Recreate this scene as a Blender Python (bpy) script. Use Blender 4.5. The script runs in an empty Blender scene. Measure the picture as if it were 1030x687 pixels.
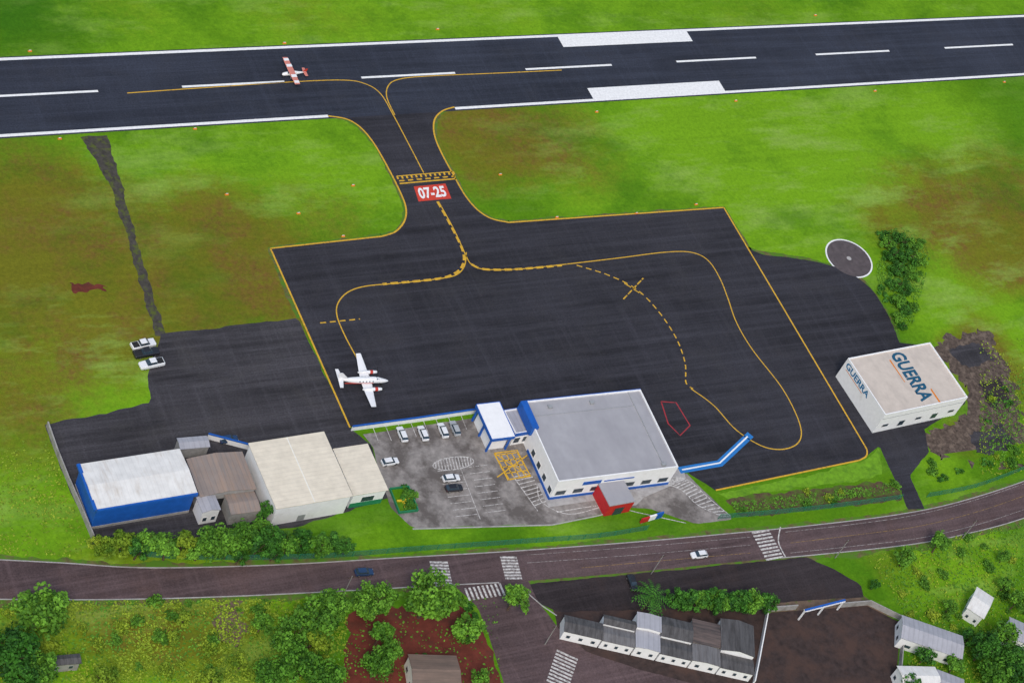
import bpy, math, random
from mathutils import Vector, Matrix, noise
random.seed(11)
R=random.Random(5)
scene=bpy.context.scene
COL=scene.collection
# ---------------------------------------------------------------- survey frame
H=361.0; F=2133.0
vx=Vector((3785,-465,F)).normalized()
vy=Vector((-1590,-3170,F)); vy=(vy-vx*vy.dot(vx)).normalized()
vn=-(vx.cross(vy))
def G(px,py,z=0.0):
    d=Vector((px-515.0,py-343.5,F)); s=(H-z)/d.dot(vn)
    return Vector((s*d.dot(vx),s*d.dot(vy),z))
# ---------------------------------------------------------------- materials
def nt(m):
    m.use_nodes=True; t=m.node_tree
    for n in list(t.nodes): t.nodes.remove(n)
    o=t.nodes.new('ShaderNodeOutputMaterial'); b=t.nodes.new('ShaderNodeBsdfPrincipled')
    t.links.new(b.outputs[0],o.inputs[0]); return t,b
def tex(t,kind,scale,detail=6,vec=None,rough=.6):
    n=t.nodes.new('ShaderNodeTexNoise'); n.inputs['Scale'].default_value=scale
    n.inputs['Detail'].default_value=min(detail,5); n.inputs['Roughness'].default_value=rough
    if vec: t.links.new(vec,n.inputs['Vector'])
    return n.outputs['Fac']
def ramp(t,fac,a,b,ca=(0,0,0,1),cb=(1,1,1,1)):
    r=t.nodes.new('ShaderNodeValToRGB'); r.color_ramp.elements[0].position=a; r.color_ramp.elements[1].position=b
    r.color_ramp.elements[0].color=ca; r.color_ramp.elements[1].color=cb
    t.links.new(fac,r.inputs[0]); return r.outputs[0]
def mix(t,f,a,b,mode='MIX'):
    n=t.nodes.new('ShaderNodeMix'); n.data_type='RGBA'; n.blend_type=mode
    for sock,v in ((0,f),(6,a),(7,b)):
        if hasattr(v,'is_linked') or hasattr(v,'links'): t.links.new(v,n.inputs[sock])
        elif sock==0: n.inputs[0].default_value=v
        else: n.inputs[sock].default_value=(v[0],v[1],v[2],1)
    return n.outputs[2]
def math_(t,op,a,b):
    n=t.nodes.new('ShaderNodeMath'); n.operation=op
    for i,v in enumerate((a,b)):
        if hasattr(v,'links'): t.links.new(v,n.inputs[i])
        else: n.inputs[i].default_value=v
    return n.outputs[0]
def coords(t,scale=None,rot=0):
    c=t.nodes.new('ShaderNodeTexCoord'); o=c.outputs['Object']
    if scale:
        m=t.nodes.new('ShaderNodeMapping'); m.inputs['Scale'].default_value=scale; m.inputs['Rotation'].default_value=(0,0,rot)
        t.links.new(o,m.inputs[0]); o=m.outputs[0]
    return o
def bump(t,b,fac,strength,dist=.1):
    n=t.nodes.new('ShaderNodeBump'); n.inputs['Strength'].default_value=strength; n.inputs['Distance'].default_value=dist
    t.links.new(fac,n.inputs['Height']); t.links.new(n.outputs[0],b.inputs['Normal'])
def mat(name,c,var=.25,scale=1.0,rough=.8,metal=0,c2=None,c2scale=.3,c2lo=.5,c2hi=.75,stretch=None,bmp=0,spec=.3):
    m=bpy.data.materials.new(name); t,b=nt(m)
    co=coords(t)
    f=tex(t,'n',scale,8,co)
    lo=[x*(1-var) for x in c]; hi=[min(1,x*(1+var)) for x in c]
    col=ramp(t,f,.3,.7,(*lo,1),(*hi,1))
    if c2:
        co2=coords(t,stretch) if stretch else co
        g=ramp(t,tex(t,'n',c2scale,7,co2,.65),c2lo,c2hi)
        col=mix(t,g,col,c2)
    t.links.new(col,b.inputs['Base Color'])
    b.inputs['Roughness'].default_value=rough; b.inputs['Metallic'].default_value=metal
    b.inputs['Specular IOR Level'].default_value=spec
    if bmp: bump(t,b,f,bmp)
    return m
def asphalt(name,c,warm=(.05,.045,.045),streak=.35,light=None):
    m=bpy.data.materials.new(name); t,b=nt(m)
    co=coords(t)
    big=tex(t,'n',.03,6,co); col=mix(t,ramp(t,big,.35,.68),[x*.8 for x in c],[x*1.35 for x in c])
    sx=ramp(t,tex(t,'n',1.0,5,coords(t,(.014,.55,1)),.7),.44,.66)
    col=mix(t,math_(t,'MULTIPLY',sx,streak),col,[x*2.3 for x in c])
    sy=ramp(t,tex(t,'n',1.0,5,coords(t,(.5,.012,1),.03),.7),.5,.68)
    col=mix(t,math_(t,'MULTIPLY',sy,streak*.9),col,[x*2.0 for x in c])
    sz=ramp(t,tex(t,'n',1.0,5,coords(t,(.03,.25,1),.5)),.52,.72)
    col=mix(t,math_(t,'MULTIPLY',sz,streak*1.2),col,[x*.45 for x in c])
    w=ramp(t,tex(t,'n',.09,9,co,.7),.5,.72)
    col=mix(t,math_(t,'MULTIPLY',w,.6),col,warm)
    fine=ramp(t,tex(t,'n',2.2,8,co,.8),.3,.7,(.6,.6,.6,1),(1.42,1.42,1.42,1))
    col=mix(t,.85,col,fine,'MULTIPLY')
    t.links.new(col,b.inputs['Base Color']); b.inputs['Roughness'].default_value=.85
    b.inputs['Specular IOR Level'].default_value=.15
    return m
def paintmark(name,c,under=(.035,.033,.035),lo=.52,hi=.75):
    return mat(name,c,.12,1.5,.7,c2=under,c2scale=1.6,c2lo=lo,c2hi=hi)
def roofmat(name,c,c2,seam=1.0,axis='x',stain=.6,lo=.5,hi=.75,metal=0,rough=.6,sd=.86):
    m=bpy.data.materials.new(name); t,b=nt(m); co=coords(t)
    w=t.nodes.new('ShaderNodeTexWave'); w.bands_direction='X' if axis=='x' else 'Y'; w.inputs['Scale'].default_value=.314/seam*1.0
    w.inputs['Distortion'].default_value=0; t.links.new(co,w.inputs[0])
    seamf=ramp(t,w.outputs['Fac'],.0,.16,(sd,sd,sd,1),(1,1,1,1))
    f=tex(t,'n',.5,8,co); col=ramp(t,f,.3,.7,(*[x*.9 for x in c],1),(*[min(1,x*1.08) for x in c],1))
    st=ramp(t,tex(t,'n',1.0,8,coords(t,(.9,.12,1) if axis=='x' else (.12,.9,1)),.7),lo,hi)
    col=mix(t,math_(t,'MULTIPLY',st,stain),col,c2)
    st2=ramp(t,tex(t,'n',.16,8,co,.7),.5,.72)
    col=mix(t,math_(t,'MULTIPLY',st2,stain*.5),col,c2)
    col=mix(t,1.0,col,seamf,'MULTIPLY')
    t.links.new(col,b.inputs['Base Color']); b.inputs['Roughness'].default_value=rough; b.inputs['Metallic'].default_value=metal
    return m
def leafmat(name,dark,light):
    m=bpy.data.materials.new(name); t,b=nt(m)
    a=t.nodes.new('ShaderNodeAttribute'); a.attribute_name='tone'
    oi=t.nodes.new('ShaderNodeObjectInfo')
    col=mix(t,a.outputs['Fac'],dark,light)
    k=ramp(t,oi.outputs['Random'],0,1,(.75,.8,.7,1),(1.3,1.15,1.1,1))
    col=mix(t,1.0,col,k,'MULTIPLY')
    t.links.new(col,b.inputs['Base Color']); b.inputs['Roughness'].default_value=.7; b.inputs['Specular IOR Level'].default_value=.2
    return m
M={}
M['asp']=asphalt('apron_asphalt',(.027,.0265,.033),(.044,.042,.047),.5)
M['aspr']=asphalt('runway_asphalt',(.027,.031,.045),(.037,.039,.050),.35)
M['aspo']=asphalt('old_asphalt',(.037,.035,.040),(.061,.057,.057),.65)
M['road']=asphalt('road_asphalt',(.080,.055,.057),(.11,.068,.062),.4)
M['plaza']=asphalt('yard_asphalt',(.030,.024,.026),(.052,.034,.030),.4)
M['yard']=mat('rough_yard_ground',(.042,.028,.026),.4,.7,.9,c2=(.070,.040,.032),c2scale=.16,c2lo=.45,c2hi=.66,bmp=.3)
M['drain']=mat('drain_gravel',(.055,.05,.042),.4,.8,.9,c2=(.08,.10,.02),c2scale=.5,c2lo=.5,c2hi=.62)
M['conc']=mat('carpark_paving',(.25,.228,.215),.30,.6,.85,c2=(.115,.10,.093),c2scale=.16,c2lo=.45,c2hi=.60)
M['walk']=mat('light_concrete',(.38,.365,.36),.15,.8,.85,c2=(.22,.2,.19),c2scale=.3)
M['soil']=mat('red_soil',(.125,.028,.018),.35,.4,.95,c2=(.065,.030,.02),c2scale=.15,bmp=.4)
M['dirt']=mat('brown_dirt',(.14,.095,.068),.35,.5,.95,c2=(.08,.11,.02),c2scale=.3,c2lo=.52,c2hi=.64,bmp=.4)
M['rubble']=mat('dark_rubble_ground',(.085,.062,.050),.55,1.1,.95,c2=(.16,.12,.095),c2scale=.5,c2lo=.5,c2hi=.62,bmp=.6)
M['verge']=mat('trodden_verge',(.12,.105,.04),.35,.6,.95,c2=(.075,.18,.012),c2scale=.35,c2lo=.4,c2hi=.55)
M['bank']=mat('brown_bank_earth',(.095,.068,.035),.4,.6,.95,c2=(.07,.14,.012),c2scale=.3,c2lo=.47,c2hi=.62)
M['lime']=mat('lime_grass_edge',(.135,.30,.012),.25,.8,.95,c2=(.07,.18,.01),c2scale=.3,c2lo=.5,c2hi=.7)
M['white']=paintmark('white_paint',(.78,.78,.78),lo=.62,hi=.9)
M['whitew']=paintmark('worn_white_paint',(.60,.58,.56),(.12,.10,.095),.44,.68)
M['faintw']=paintmark('faded_white_paint',(.40,.37,.36),(.085,.058,.058),.40,.62)
M['fainty']=paintmark('faded_yellow_paint',(.34,.21,.06),(.085,.058,.058),.40,.62)
M['yellow']=paintmark('yellow_paint',(.62,.36,.03),lo=.54,hi=.8)
M['red']=paintmark('red_paint',(.55,.05,.03),lo=.6,hi=.9)
M['redline']=paintmark('red_line_paint',(.35,.03,.04),lo=.5,hi=.8)
M['bluep']=paintmark('blue_paint',(.02,.17,.48),lo=.65,hi=.9)
M['wallw']=mat('white_render',(.82,.82,.83),.05,1,.7,c2=(.58,.56,.52),c2scale=.4,c2lo=.6,c2hi=.95)
M['wallc']=mat('cream_render',(.78,.76,.70),.06,1,.75,c2=(.5,.45,.38),c2scale=.4,c2lo=.55,c2hi=.9)
M['wallg']=mat('grey_render',(.32,.31,.30),.15,1,.85,c2=(.18,.17,.15),c2scale=.4)
M['blue']=mat('blue_cladding',(.012,.10,.42),.12,1,.5)
M['teal']=mat('dark_teal_letter',(.010,.085,.16),.08,1,.6)
M['tealb']=mat('blue_letter',(.015,.16,.34),.08,1,.6)
M['orange']=mat('orange_letter',(.65,.2,.02),.08,1,.5)
M['redc']=mat('red_cladding',(.5,.02,.025),.1,1,.5)
M['green']=mat('green_painted_metal',(.02,.20,.09),.15,1,.6)
M['yel']=mat('yellow_painted_metal',(.7,.5,.03),.1,1,.6)
M['glass']=mat('window_glass',(.03,.05,.07),.2,1,.12,spec=.6)
M['dark']=mat('dark_opening',(.02,.02,.022),.3,1,.7)
M['metal']=mat('galvanised_metal',(.38,.39,.4),.12,2,.5,metal=.3)
M['wood']=mat('bark',(.09,.06,.04),.35,3,.95,bmp=.5)
M['polec']=mat('pole_concrete',(.25,.24,.23),.12,2,.9)
M['r_white']=roofmat('white_sheet_roof',(.72,.71,.69),(.46,.38,.30),1.1,'x',.6,.52,.76,sd=.94)
M['r_cream']=roofmat('cream_sheet_roof',(.72,.65,.53),(.55,.48,.38),1.0,'y',.45,.52,.76,sd=.93)
M['r_brown']=roofmat('weathered_sheet_roof',(.25,.21,.19),(.34,.24,.18),1.1,'x',.8,.42,.65)
M['r_grey']=roofmat('light_grey_roof',(.38,.38,.42),(.26,.26,.29),1.2,'x',.5,.45,.75)
M['r_term']=mat('terminal_roof_membrane',(.36,.355,.38),.06,.4,.7,c2=(.28,.275,.30),c2scale=.1,c2lo=.40,c2hi=.7,stretch=(1,.3,1))
M['r_pale']=mat('beige_roof_membrane',(.56,.49,.43),.07,.5,.8,c2=(.42,.37,.33),c2scale=.3,c2lo=.5,c2hi=.8,stretch=(1,.4,1))
M['r_dark']=roofmat('dark_fibre_roof',(.095,.09,.092),(.04,.036,.035),.9,'x',.9,.42,.62,sd=.75)
M['r_darky']=roofmat('rusty_fibre_roof',(.13,.095,.085),(.05,.042,.04),.9,'y',.9,.42,.62,sd=.75)
M['r_mid']=roofmat('grey_fibre_roof',(.17,.165,.17),(.09,.08,.078),.9,'x',.9,.42,.66,sd=.8)
M['r_tile']=roofmat('brown_tile_roof',(.19,.13,.10),(.10,.075,.06),.6,'y',.7,.42,.68)
M['leafd']=leafmat('leaf_dark',(.012,.055,.010),(.06,.21,.022))
M['leafm']=leafmat('leaf_mid',(.026,.09,.010),(.13,.33,.03))
M['leafy']=leafmat('leaf_yellow',(.06,.14,.01),(.27,.39,.03))
M['tyre']=mat('tyre_rubber',(.02,.02,.02),.2,3,.8)
M['chrome']=mat('wheel_metal',(.4,.4,.42),.1,3,.35,metal=.7)
M['lamp']=mat('headlight_glass',(.7,.7,.68),.05,3,.15)
M['lampr']=mat('tail_light_glass',(.4,.01,.01),.05,3,.2)
def carpaint(n,c): return mat(n,c,.04,2,.25,spec=.6)
M['cw']=carpaint('white_car_paint',(.75,.76,.78)); M['cb']=carpaint('dark_blue_car_paint',(.02,.05,.12))
M['ck']=carpaint('black_car_paint',(.02,.02,.024)); M['cs']=carpaint('silver_car_paint',(.38,.40,.42))
M['air']=carpaint('aircraft_white',(.80,.80,.82)); M['airr']=carpaint('aircraft_red',(.50,.05,.03)); M['airp']=carpaint('aircraft_faded_red',(.62,.22,.17))
mf=bpy.data.materials.new('fence_mesh'); t,b=nt(mf); b.inputs['Base Color'].default_value=(.03,.18,.15,1); b.inputs['Alpha'].default_value=.45; M['fence']=mf
def grassmat():
    m=bpy.data.materials.new('grass'); t,b=nt(m); co=coords(t)
    a=t.nodes.new('ShaderNodeAttribute'); a.attribute_name='Col'
    s=t.nodes.new('ShaderNodeSeparateColor'); t.links.new(a.outputs['Color'],s.inputs[0])
    n1=ramp(t,tex(t,'n',.022,9,co,.65),.38,.62)
    n2=tex(t,'n',.06,10,co,.68); n3=tex(t,'n',.35,9,co,.7)
    col=mix(t,n1,(.066,.185,.006),(.105,.238,.007))
    col=mix(t,ramp(t,n2,.42,.66),col,(.080,.215,.008))
    def blend(ch,c,col,w=.75,mx=1.0):
        f=math_(t,'ADD',s.outputs[ch],math_(t,'MULTIPLY',math_(t,'SUBTRACT',n2,.5),w*2.2))
        f=math_(t,'ADD',f,math_(t,'MULTIPLY',math_(t,'SUBTRACT',n3,.5),w*1.0))
        f=math_(t,'MULTIPLY',ramp(t,f,.12,.85),ramp(t,s.outputs[ch],.02,.3))
        return mix(t,math_(t,'MULTIPLY',f,mx),col,c)
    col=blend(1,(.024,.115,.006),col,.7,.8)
    col=blend(2,(.165,.345,.012),col,.8,.92)
    col=blend(0,(.155,.140,.014),col,.7,.88)
    rf=math_(t,'MULTIPLY',ramp(t,tex(t,'n',.045,10,coords(t,(1,1,1),.6),.75),.44,.60),ramp(t,s.outputs[0],.12,.7))
    rf=math_(t,'MULTIPLY',rf,ramp(t,tex(t,'n',.5,8,coords(t,(1,1,1),.2),.7),.34,.62))
    col=mix(t,math_(t,'MULTIPLY',rf,.7),col,(.17,.080,.030))
    pf=ramp(t,tex(t,'n',.07,9,coords(t,(.4,1.2,1),.45),.72),.50,.68)
    pk=math_(t,'ADD',.2,math_(t,'MULTIPLY',s.outputs[2],.8))
    col=mix(t,math_(t,'MULTIPLY',pf,math_(t,'MULTIPLY',pk,.8)),col,(.25,.39,.075))
    df=ramp(t,tex(t,'n',.04,9,coords(t,(.8,1,1),1.1),.72),.50,.66)
    col=mix(t,math_(t,'MULTIPLY',df,.45),col,(.032,.130,.006))
    mow=ramp(t,tex(t,'n',1.0,3,coords(t,(.012,.42,1))),.35,.65,(.94,.94,.94,1),(1.05,1.05,1.05,1))
    col=mix(t,.8,col,mow,'MULTIPLY')
    tuft=ramp(t,tex(t,'n',1.0,10,co,.85),.3,.7,(.68,.70,.70,1),(1.30,1.26,1.2,1))
    col=mix(t,.85,col,tuft,'MULTIPLY')
    t.links.new(col,b.inputs['Base Color']); b.inputs['Roughness'].default_value=.95; b.inputs['Specular IOR Level'].default_value=.08
    bump(t,b,tex(t,'n',1.6,3,co,.7),.35,.2)
    return m
M['grass']=grassmat()
# ---------------------------------------------------------------- builders
def link(o,parent=None):
    COL.objects.link(o)
    if parent: o.parent=parent
    return o
def tag(o,label,cat,group=None,kind=None):
    o['label']=label; o['category']=cat
    if group: o['group']=group
    if kind: o['kind']=kind
    return o
class MB:
    def __init__(s): s.v=[];s.f=[];s.m=[]
    def face(s,pts,m=0):
        n=len(s.v); s.v+= [tuple(p) for p in pts]; s.f.append(tuple(range(n,n+len(pts)))); s.m.append(m); return s
    def box(s,x0,x1,y0,y1,z0,z1,m=0):
        n=len(s.v); s.v+=[(x0,y0,z0),(x1,y0,z0),(x1,y1,z0),(x0,y1,z0),(x0,y0,z1),(x1,y0,z1),(x1,y1,z1),(x0,y1,z1)]
        for f in ((3,2,1,0),(4,5,6,7),(0,1,5,4),(1,2,6,5),(2,3,7,6),(3,0,4,7)): s.f.append(tuple(n+i for i in f)); s.m.append(m)
        return s
    def hull(s,bot,top,m=0):
        n=len(s.v); k=len(bot); s.v+=[tuple(p) for p in bot]+[tuple(p) for p in top]
        s.f.append(tuple(n+i for i in reversed(range(k)))); s.m.append(m)
        s.f.append(tuple(n+k+i for i in range(k))); s.m.append(m)
        for i in range(k):
            j=(i+1)%k; s.f.append((n+i,n+j,n+k+j,n+k+i)); s.m.append(m)
        return s
    def rings(s,rs,m=0):
        n=len(s.v); k=len(rs[0])
        for r in rs: s.v+=[tuple(p) for p in r]
        for a in range(len(rs)-1):
            for i in range(k):
                j=(i+1)%k; s.f.append((n+a*k+i,n+a*k+j,n+(a+1)*k+j,n+(a+1)*k+i)); s.m.append(m)
        s.f.append(tuple(n+i for i in reversed(range(k)))); s.m.append(m)
        q=n+(len(rs)-1)*k; s.f.append(tuple(q+i for i in range(k))); s.m.append(m)
        return s
    def cyl(s,p0,p1,r0,r1=None,k=8,m=0):
        r1=r0 if r1 is None else r1; p0=Vector(p0);p1=Vector(p1); d=(p1-p0).normalized()
        a=d.orthogonal().normalized(); b=d.cross(a)
        f=lambda p,r:[p+(a*math.cos(2*math.pi*i/k)+b*math.sin(2*math.pi*i/k))*r for i in range(k)]
        return s.rings([f(p0,r0),f(p1,r1)],m)
    def loft(s,secs,k=14,m=0,pw=1):
        rs=[]
        for (x,y,z,ry,rz) in secs:
            rr=[]
            for i in range(k):
                a=2*math.pi*i/k; c,sn=math.cos(a),math.sin(a)
                rr.append((x,y+ry*math.copysign(abs(c)**pw,c),z+rz*math.copysign(abs(sn)**pw,sn)))
            rs.append(rr)
        return s.rings(rs,m)
    def wing(s,r,t,th=.12,m=0):
        def sec(q,th):
            xl,xt,y,z=q; c=xl-xt
            return [(xl,y,z),(xl-.1*c,y,z+th*c*.4),(xl-.35*c,y,z+th*c*.55),(xt,y,z),(xl-.35*c,y,z-th*c*.4),(xl-.1*c,y,z-th*c*.3)]
        return s.rings([sec(r,th),sec(t,th)],m)
    def build(s,name,mats,parent=None,loc=None,smooth=False):
        me=bpy.data.meshes.new(name); me.from_pydata(s.v,[],s.f)
        if not isinstance(mats,(list,tuple)): mats=[mats]
        for x in mats: me.materials.append(x)
        for p,i in zip(me.polygons,s.m): p.material_index=i; p.use_smooth=smooth
        me.update()
        import bmesh
        bm=bmesh.new(); bm.from_mesh(me); bmesh.ops.recalc_face_normals(bm,faces=bm.faces); bm.to_mesh(me); bm.free()
        o=bpy.data.objects.new(name,me); link(o,parent)
        if loc: o.location=loc
        return o
def empty(name,loc=(0,0,0),rz=0):
    o=bpy.data.objects.new(name,None); o.empty_display_size=.5; o.location=loc; o.rotation_euler=(0,0,rz); COL.objects.link(o); return o
def clone(root,loc,rz=0,scale=None,swap=None):
    def cp(o,par):
        n=o.copy(); COL.objects.link(n)
        if par: n.parent=par
        for c in o.children: cp(c,n)
        return n
    n=cp(root,None); n.location=loc; n.rotation_euler=(0,0,rz)
    if scale: n.scale=(scale,)*3 if not hasattr(scale,'__len__') else scale
    return n
def catmull(P,n=8,closed=False):
    out=[]; L=len(P)
    rng=range(L if closed else L-1)
    for i in rng:
        if closed: p0,p1,p2,p3=P[(i-1)%L],P[i],P[(i+1)%L],P[(i+2)%L]
        else: p0,p1,p2,p3=P[max(i-1,0)],P[i],P[i+1],P[min(i+2,L-1)]
        for k in range(n):
            t=k/n; out.append(.5*((2*p1)+(p2-p0)*t+(2*p0-5*p1+4*p2-p3)*t*t+(3*p1-p0-3*p2+p3)*t**3))
    if not closed: out.append(P[-1].copy())
    return out
def resample(P,step):
    out=[P[0].copy()]; acc=0
    for a,b in zip(P,P[1:]):
        L=(b-a).length; 
        if L<1e-6: continue
        d=step-acc
        while d<=L: out.append(a.lerp(b,d/L)); d+=step
        acc=L-(d-step)
    if (out[-1]-P[-1]).length>.05: out.append(P[-1].copy())
    return out
def sheet(name,pts,z,m,label,rough=0,step=1.5,raw=False,cat='ground'):
    P=[Vector((p[0],p[1],0)) if raw else G(*p) for p in pts]
    if rough:
        Q=resample(P+[P[0]],step)[:-1]
        P=[q+Vector((noise.noise(q*.25),noise.noise(q*.25+Vector((9,7,3))),0))*rough*1.6+Vector((noise.noise(q*.9),noise.noise(q*.9+Vector((5,5,5))),0))*rough for q in Q]
    me=bpy.data.meshes.new(name)
    from mathutils.geometry import tessellate_polygon
    tris=tessellate_polygon([P]); fs=[]
    for a,b_,c in tris:
        nn=(P[b_]-P[a]).cross(P[c]-P[a]); fs.append((a,b_,c) if nn.z>0 else (a,c,b_))
    me.from_pydata([(p.x,p.y,z) for p in P],[],fs); me.materials.append(m); me.update()
    o=bpy.data.objects.new(name,me); link(o); tag(o,label,cat,kind='structure'); return o
def line_mb(mb,P,w,z,dash=None,m=0):
    P=[Vector((p.x,p.y,0)) for p in P]
    if dash:
        Q=resample(P,.5); on,off=dash; period=int((on+off)/.5); onn=int(on/.5)
        i=0
        while i<len(Q)-1:
            s=Q[i:i+onn+1]
            if len(s)>1: line_mb(mb,s,w,z,None,m)
            i+=period
        return
    n=len(mb.v); 
    for i,p in enumerate(P):
        a=P[max(i-1,0)];b=P[min(i+1,len(P)-1)]; d=(b-a).normalized(); o=Vector((-d.y,d.x,0))*w/2
        mb.v+=[(p.x+o.x,p.y+o.y,z),(p.x-o.x,p.y-o.y,z)]
    for i in range(len(P)-1):
        mb.f.append((n+2*i,n+2*i+1,n+2*i+3,n+2*i+2)); mb.m.append(m)
def line(mb,px,w,z,smooth=True,dash=None):
    P=[G(*p) for p in px]
    if smooth and len(P)>2: P=catmull(P,8)
    line_mb(mb,P,w,z,dash)
def quadpx(mb,px,z): mb.face([Vector((G(*p).x,G(*p).y,z)) for p in px])
def flat(mb,name,m,label,cat='road marking'):
    o=mb.build(name,m); 
    me=o.data
    import bmesh
    bm=bmesh.new(); bm.from_mesh(me)
    for f in bm.faces:
        if f.normal.z<0: f.normal_flip()
    bm.to_mesh(me); bm.free()
    tag(o,label,cat,kind='structure'); return o
def verge(P,w,label,z=.007,m='verge'):
    P=resample([Vector((p.x,p.y,0)) for p in P],1.0); mb=MB()
    for i,p in enumerate(P):
        a=P[max(i-1,0)];b=P[min(i+1,len(P)-1)]; d=(b-a).normalized(); o=Vector((-d.y,d.x,0))
        w1=w*(.55+.9*max(0,noise.noise(p*.12)+.35)+.5*noise.noise(p*.6)); w2=w*(.55+.9*max(0,noise.noise(p*.12+Vector((40,0,0)))+.35)+.5*noise.noise(p*.6+Vector((0,40,0))))
        mb.v+=[tuple(p+o*max(.1,w1)+Vector((0,0,z))),tuple(p-o*max(.1,w2)+Vector((0,0,z)))]
        if i: mb.f.append((2*i-2,2*i-1,2*i+1,2*i)); mb.m.append(0)
    flat(mb,'verge',M[m],label,'verge')
def textmesh(body,off=.02):
    c=bpy.data.curves.new('t','FONT'); c.body=body; c.size=1; c.offset=off; c.resolution_u=3
    o=bpy.data.objects.new('t',c); COL.objects.link(o); bpy.context.view_layer.update()
    dg=bpy.context.evaluated_depsgraph_get(); me=bpy.data.meshes.new_from_object(o.evaluated_get(dg))
    vs=[v.co.copy() for v in me.vertices]; fs=[tuple(p.vertices) for p in me.polygons]
    bpy.data.objects.remove(o); x0=min(v.x for v in vs);x1=max(v.x for v in vs);y0=min(v.y for v in vs);y1=max(v.y for v in vs)
    return [((v.x-x0)/(x1-x0),(v.y-y0)/(y1-y0)) for v in vs],fs
def textobj(name,body,org,ux,uy,m,parent=None,off=.02):
    uv,fs=textmesh(body,off); org=Vector(org);ux=Vector(ux);uy=Vector(uy)
    me=bpy.data.meshes.new(name); me.from_pydata([tuple(org+ux*a+uy*b) for a,b in uv],[],fs); me.materials.append(m); me.update()
    o=bpy.data.objects.new(name,me); link(o,parent); return o
# ---------------------------------------------------------------- ground
blobs=[ # px,py,radius m,channel,strength  (0 brown,1 dark,2 bright)
(40,270,28,0,.8),(95,290,18,0,.75),(20,210,20,0,.6),(60,330,16,0,.55),(60,200,14,0,.35),(220,270,22,0,.7),(260,235,16,0,.6),(180,300,16,0,.5),(350,215,12,0,.35),(290,300,12,0,.45),(190,215,12,0,.35),
(20,400,14,0,.4),(10,440,14,0,.4),(480,130,12,0,1),(515,145,15,0,.7),(560,130,16,0,.45),(470,165,12,0,.55),(600,170,14,0,.25),(930,215,22,0,.6),(1000,235,22,0,.75),(1020,180,18,0,.55),(1025,260,14,0,.6),(880,225,10,0,.25),
(300,6,24,0,.25),(120,15,16,0,.2),(760,8,24,0,.2),(500,14,18,0,.15),
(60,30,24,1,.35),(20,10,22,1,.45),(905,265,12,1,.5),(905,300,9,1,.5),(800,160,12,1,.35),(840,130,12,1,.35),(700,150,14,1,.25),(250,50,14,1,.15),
(200,22,30,2,.5),(330,25,24,2,.5),(420,25,30,2,.55),(540,20,26,2,.55),(640,15,28,2,.55),(780,10,26,2,.45),(900,8,28,2,.5),(1000,5,26,2,.45),(100,42,18,2,.4),
(130,170,20,2,.5),(220,160,24,2,.5),(330,160,20,2,.6),(380,200,14,2,.55),(90,370,20,2,.85),(50,345,14,2,.55),(130,395,10,2,.85),(300,210,12,2,.35),
(650,150,28,2,.5),(730,180,26,2,.6),(800,110,26,2,.55),(860,165,24,2,1),(780,140,14,2,1),(900,140,12,2,1),(950,120,20,2,.5),(810,215,20,2,.8),(760,235,14,2,.6),(1000,300,28,2,.75),(970,270,16,2,.55),(940,300,16,2,.8),(1020,370,22,2,.7),(950,150,20,2,.65),(690,120,18,2,.6),(570,190,18,2,.5),
(950,470,8,2,.7),(970,440,8,0,.6),(1000,380,12,0,.7),(985,352,12,0,.8),
(120,600,12,0,.5),(170,620,14,0,.6),(60,640,20,0,.3),(230,640,14,0,.4),(280,650,18,1,.3),(200,660,24,2,.9),(90,630,20,2,.9),(140,680,18,2,.8),(240,620,14,2,.8),(20,520,16,2,.6),(50,540,12,2,.6),(20,470,14,2,.4),
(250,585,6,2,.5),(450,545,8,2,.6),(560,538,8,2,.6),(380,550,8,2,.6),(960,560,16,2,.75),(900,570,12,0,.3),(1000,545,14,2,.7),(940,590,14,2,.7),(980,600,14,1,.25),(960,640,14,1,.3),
]
B=[(G(a,b_),r,c,s) for a,b_,r,c,s in blobs]
def axis(a,b,step):
    core=[a+i*step for i in range(int((b-a)/step)+1)]
    lo=[a-d for d in (4000,2000,1000,500,250,120,60,25,8)]; hi=[core[-1]+d for d in (8,25,60,120,250,500,1000,2000,4000)]
    return lo+core+hi
xs=axis(90,520,2.2); ys=axis(130,410,2.2); nx,ny=len(xs),len(ys)
me=bpy.data.meshes.new('ground')
vs=[(x,y,0) for y in ys for x in xs]
me.from_pydata(vs,[],[(j*nx+i,j*nx+i+1,(j+1)*nx+i+1,(j+1)*nx+i) for j in range(ny-1) for i in range(nx-1)])
ca=me.color_attributes.new('Col','FLOAT_COLOR','POINT'); arr=[]
for x,y,_ in vs:
    c=[0,0,0]
    for p,r,ch,s in B:
        q=((x-p.x)**2+(y-p.y)**2)/(r*r)
        if q<5: c[ch]+=s*math.exp(-q*1.1)
    arr+= [min(1,c[0]),min(1,c[1]),min(1,c[2]),1]
ca.data.foreach_set('color',arr); me.materials.append(M['grass']); me.update()
g=bpy.data.objects.new('ground',me); link(g); tag(g,'green mown airfield grass with faint reddish drifts','grass',kind='structure')
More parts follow.
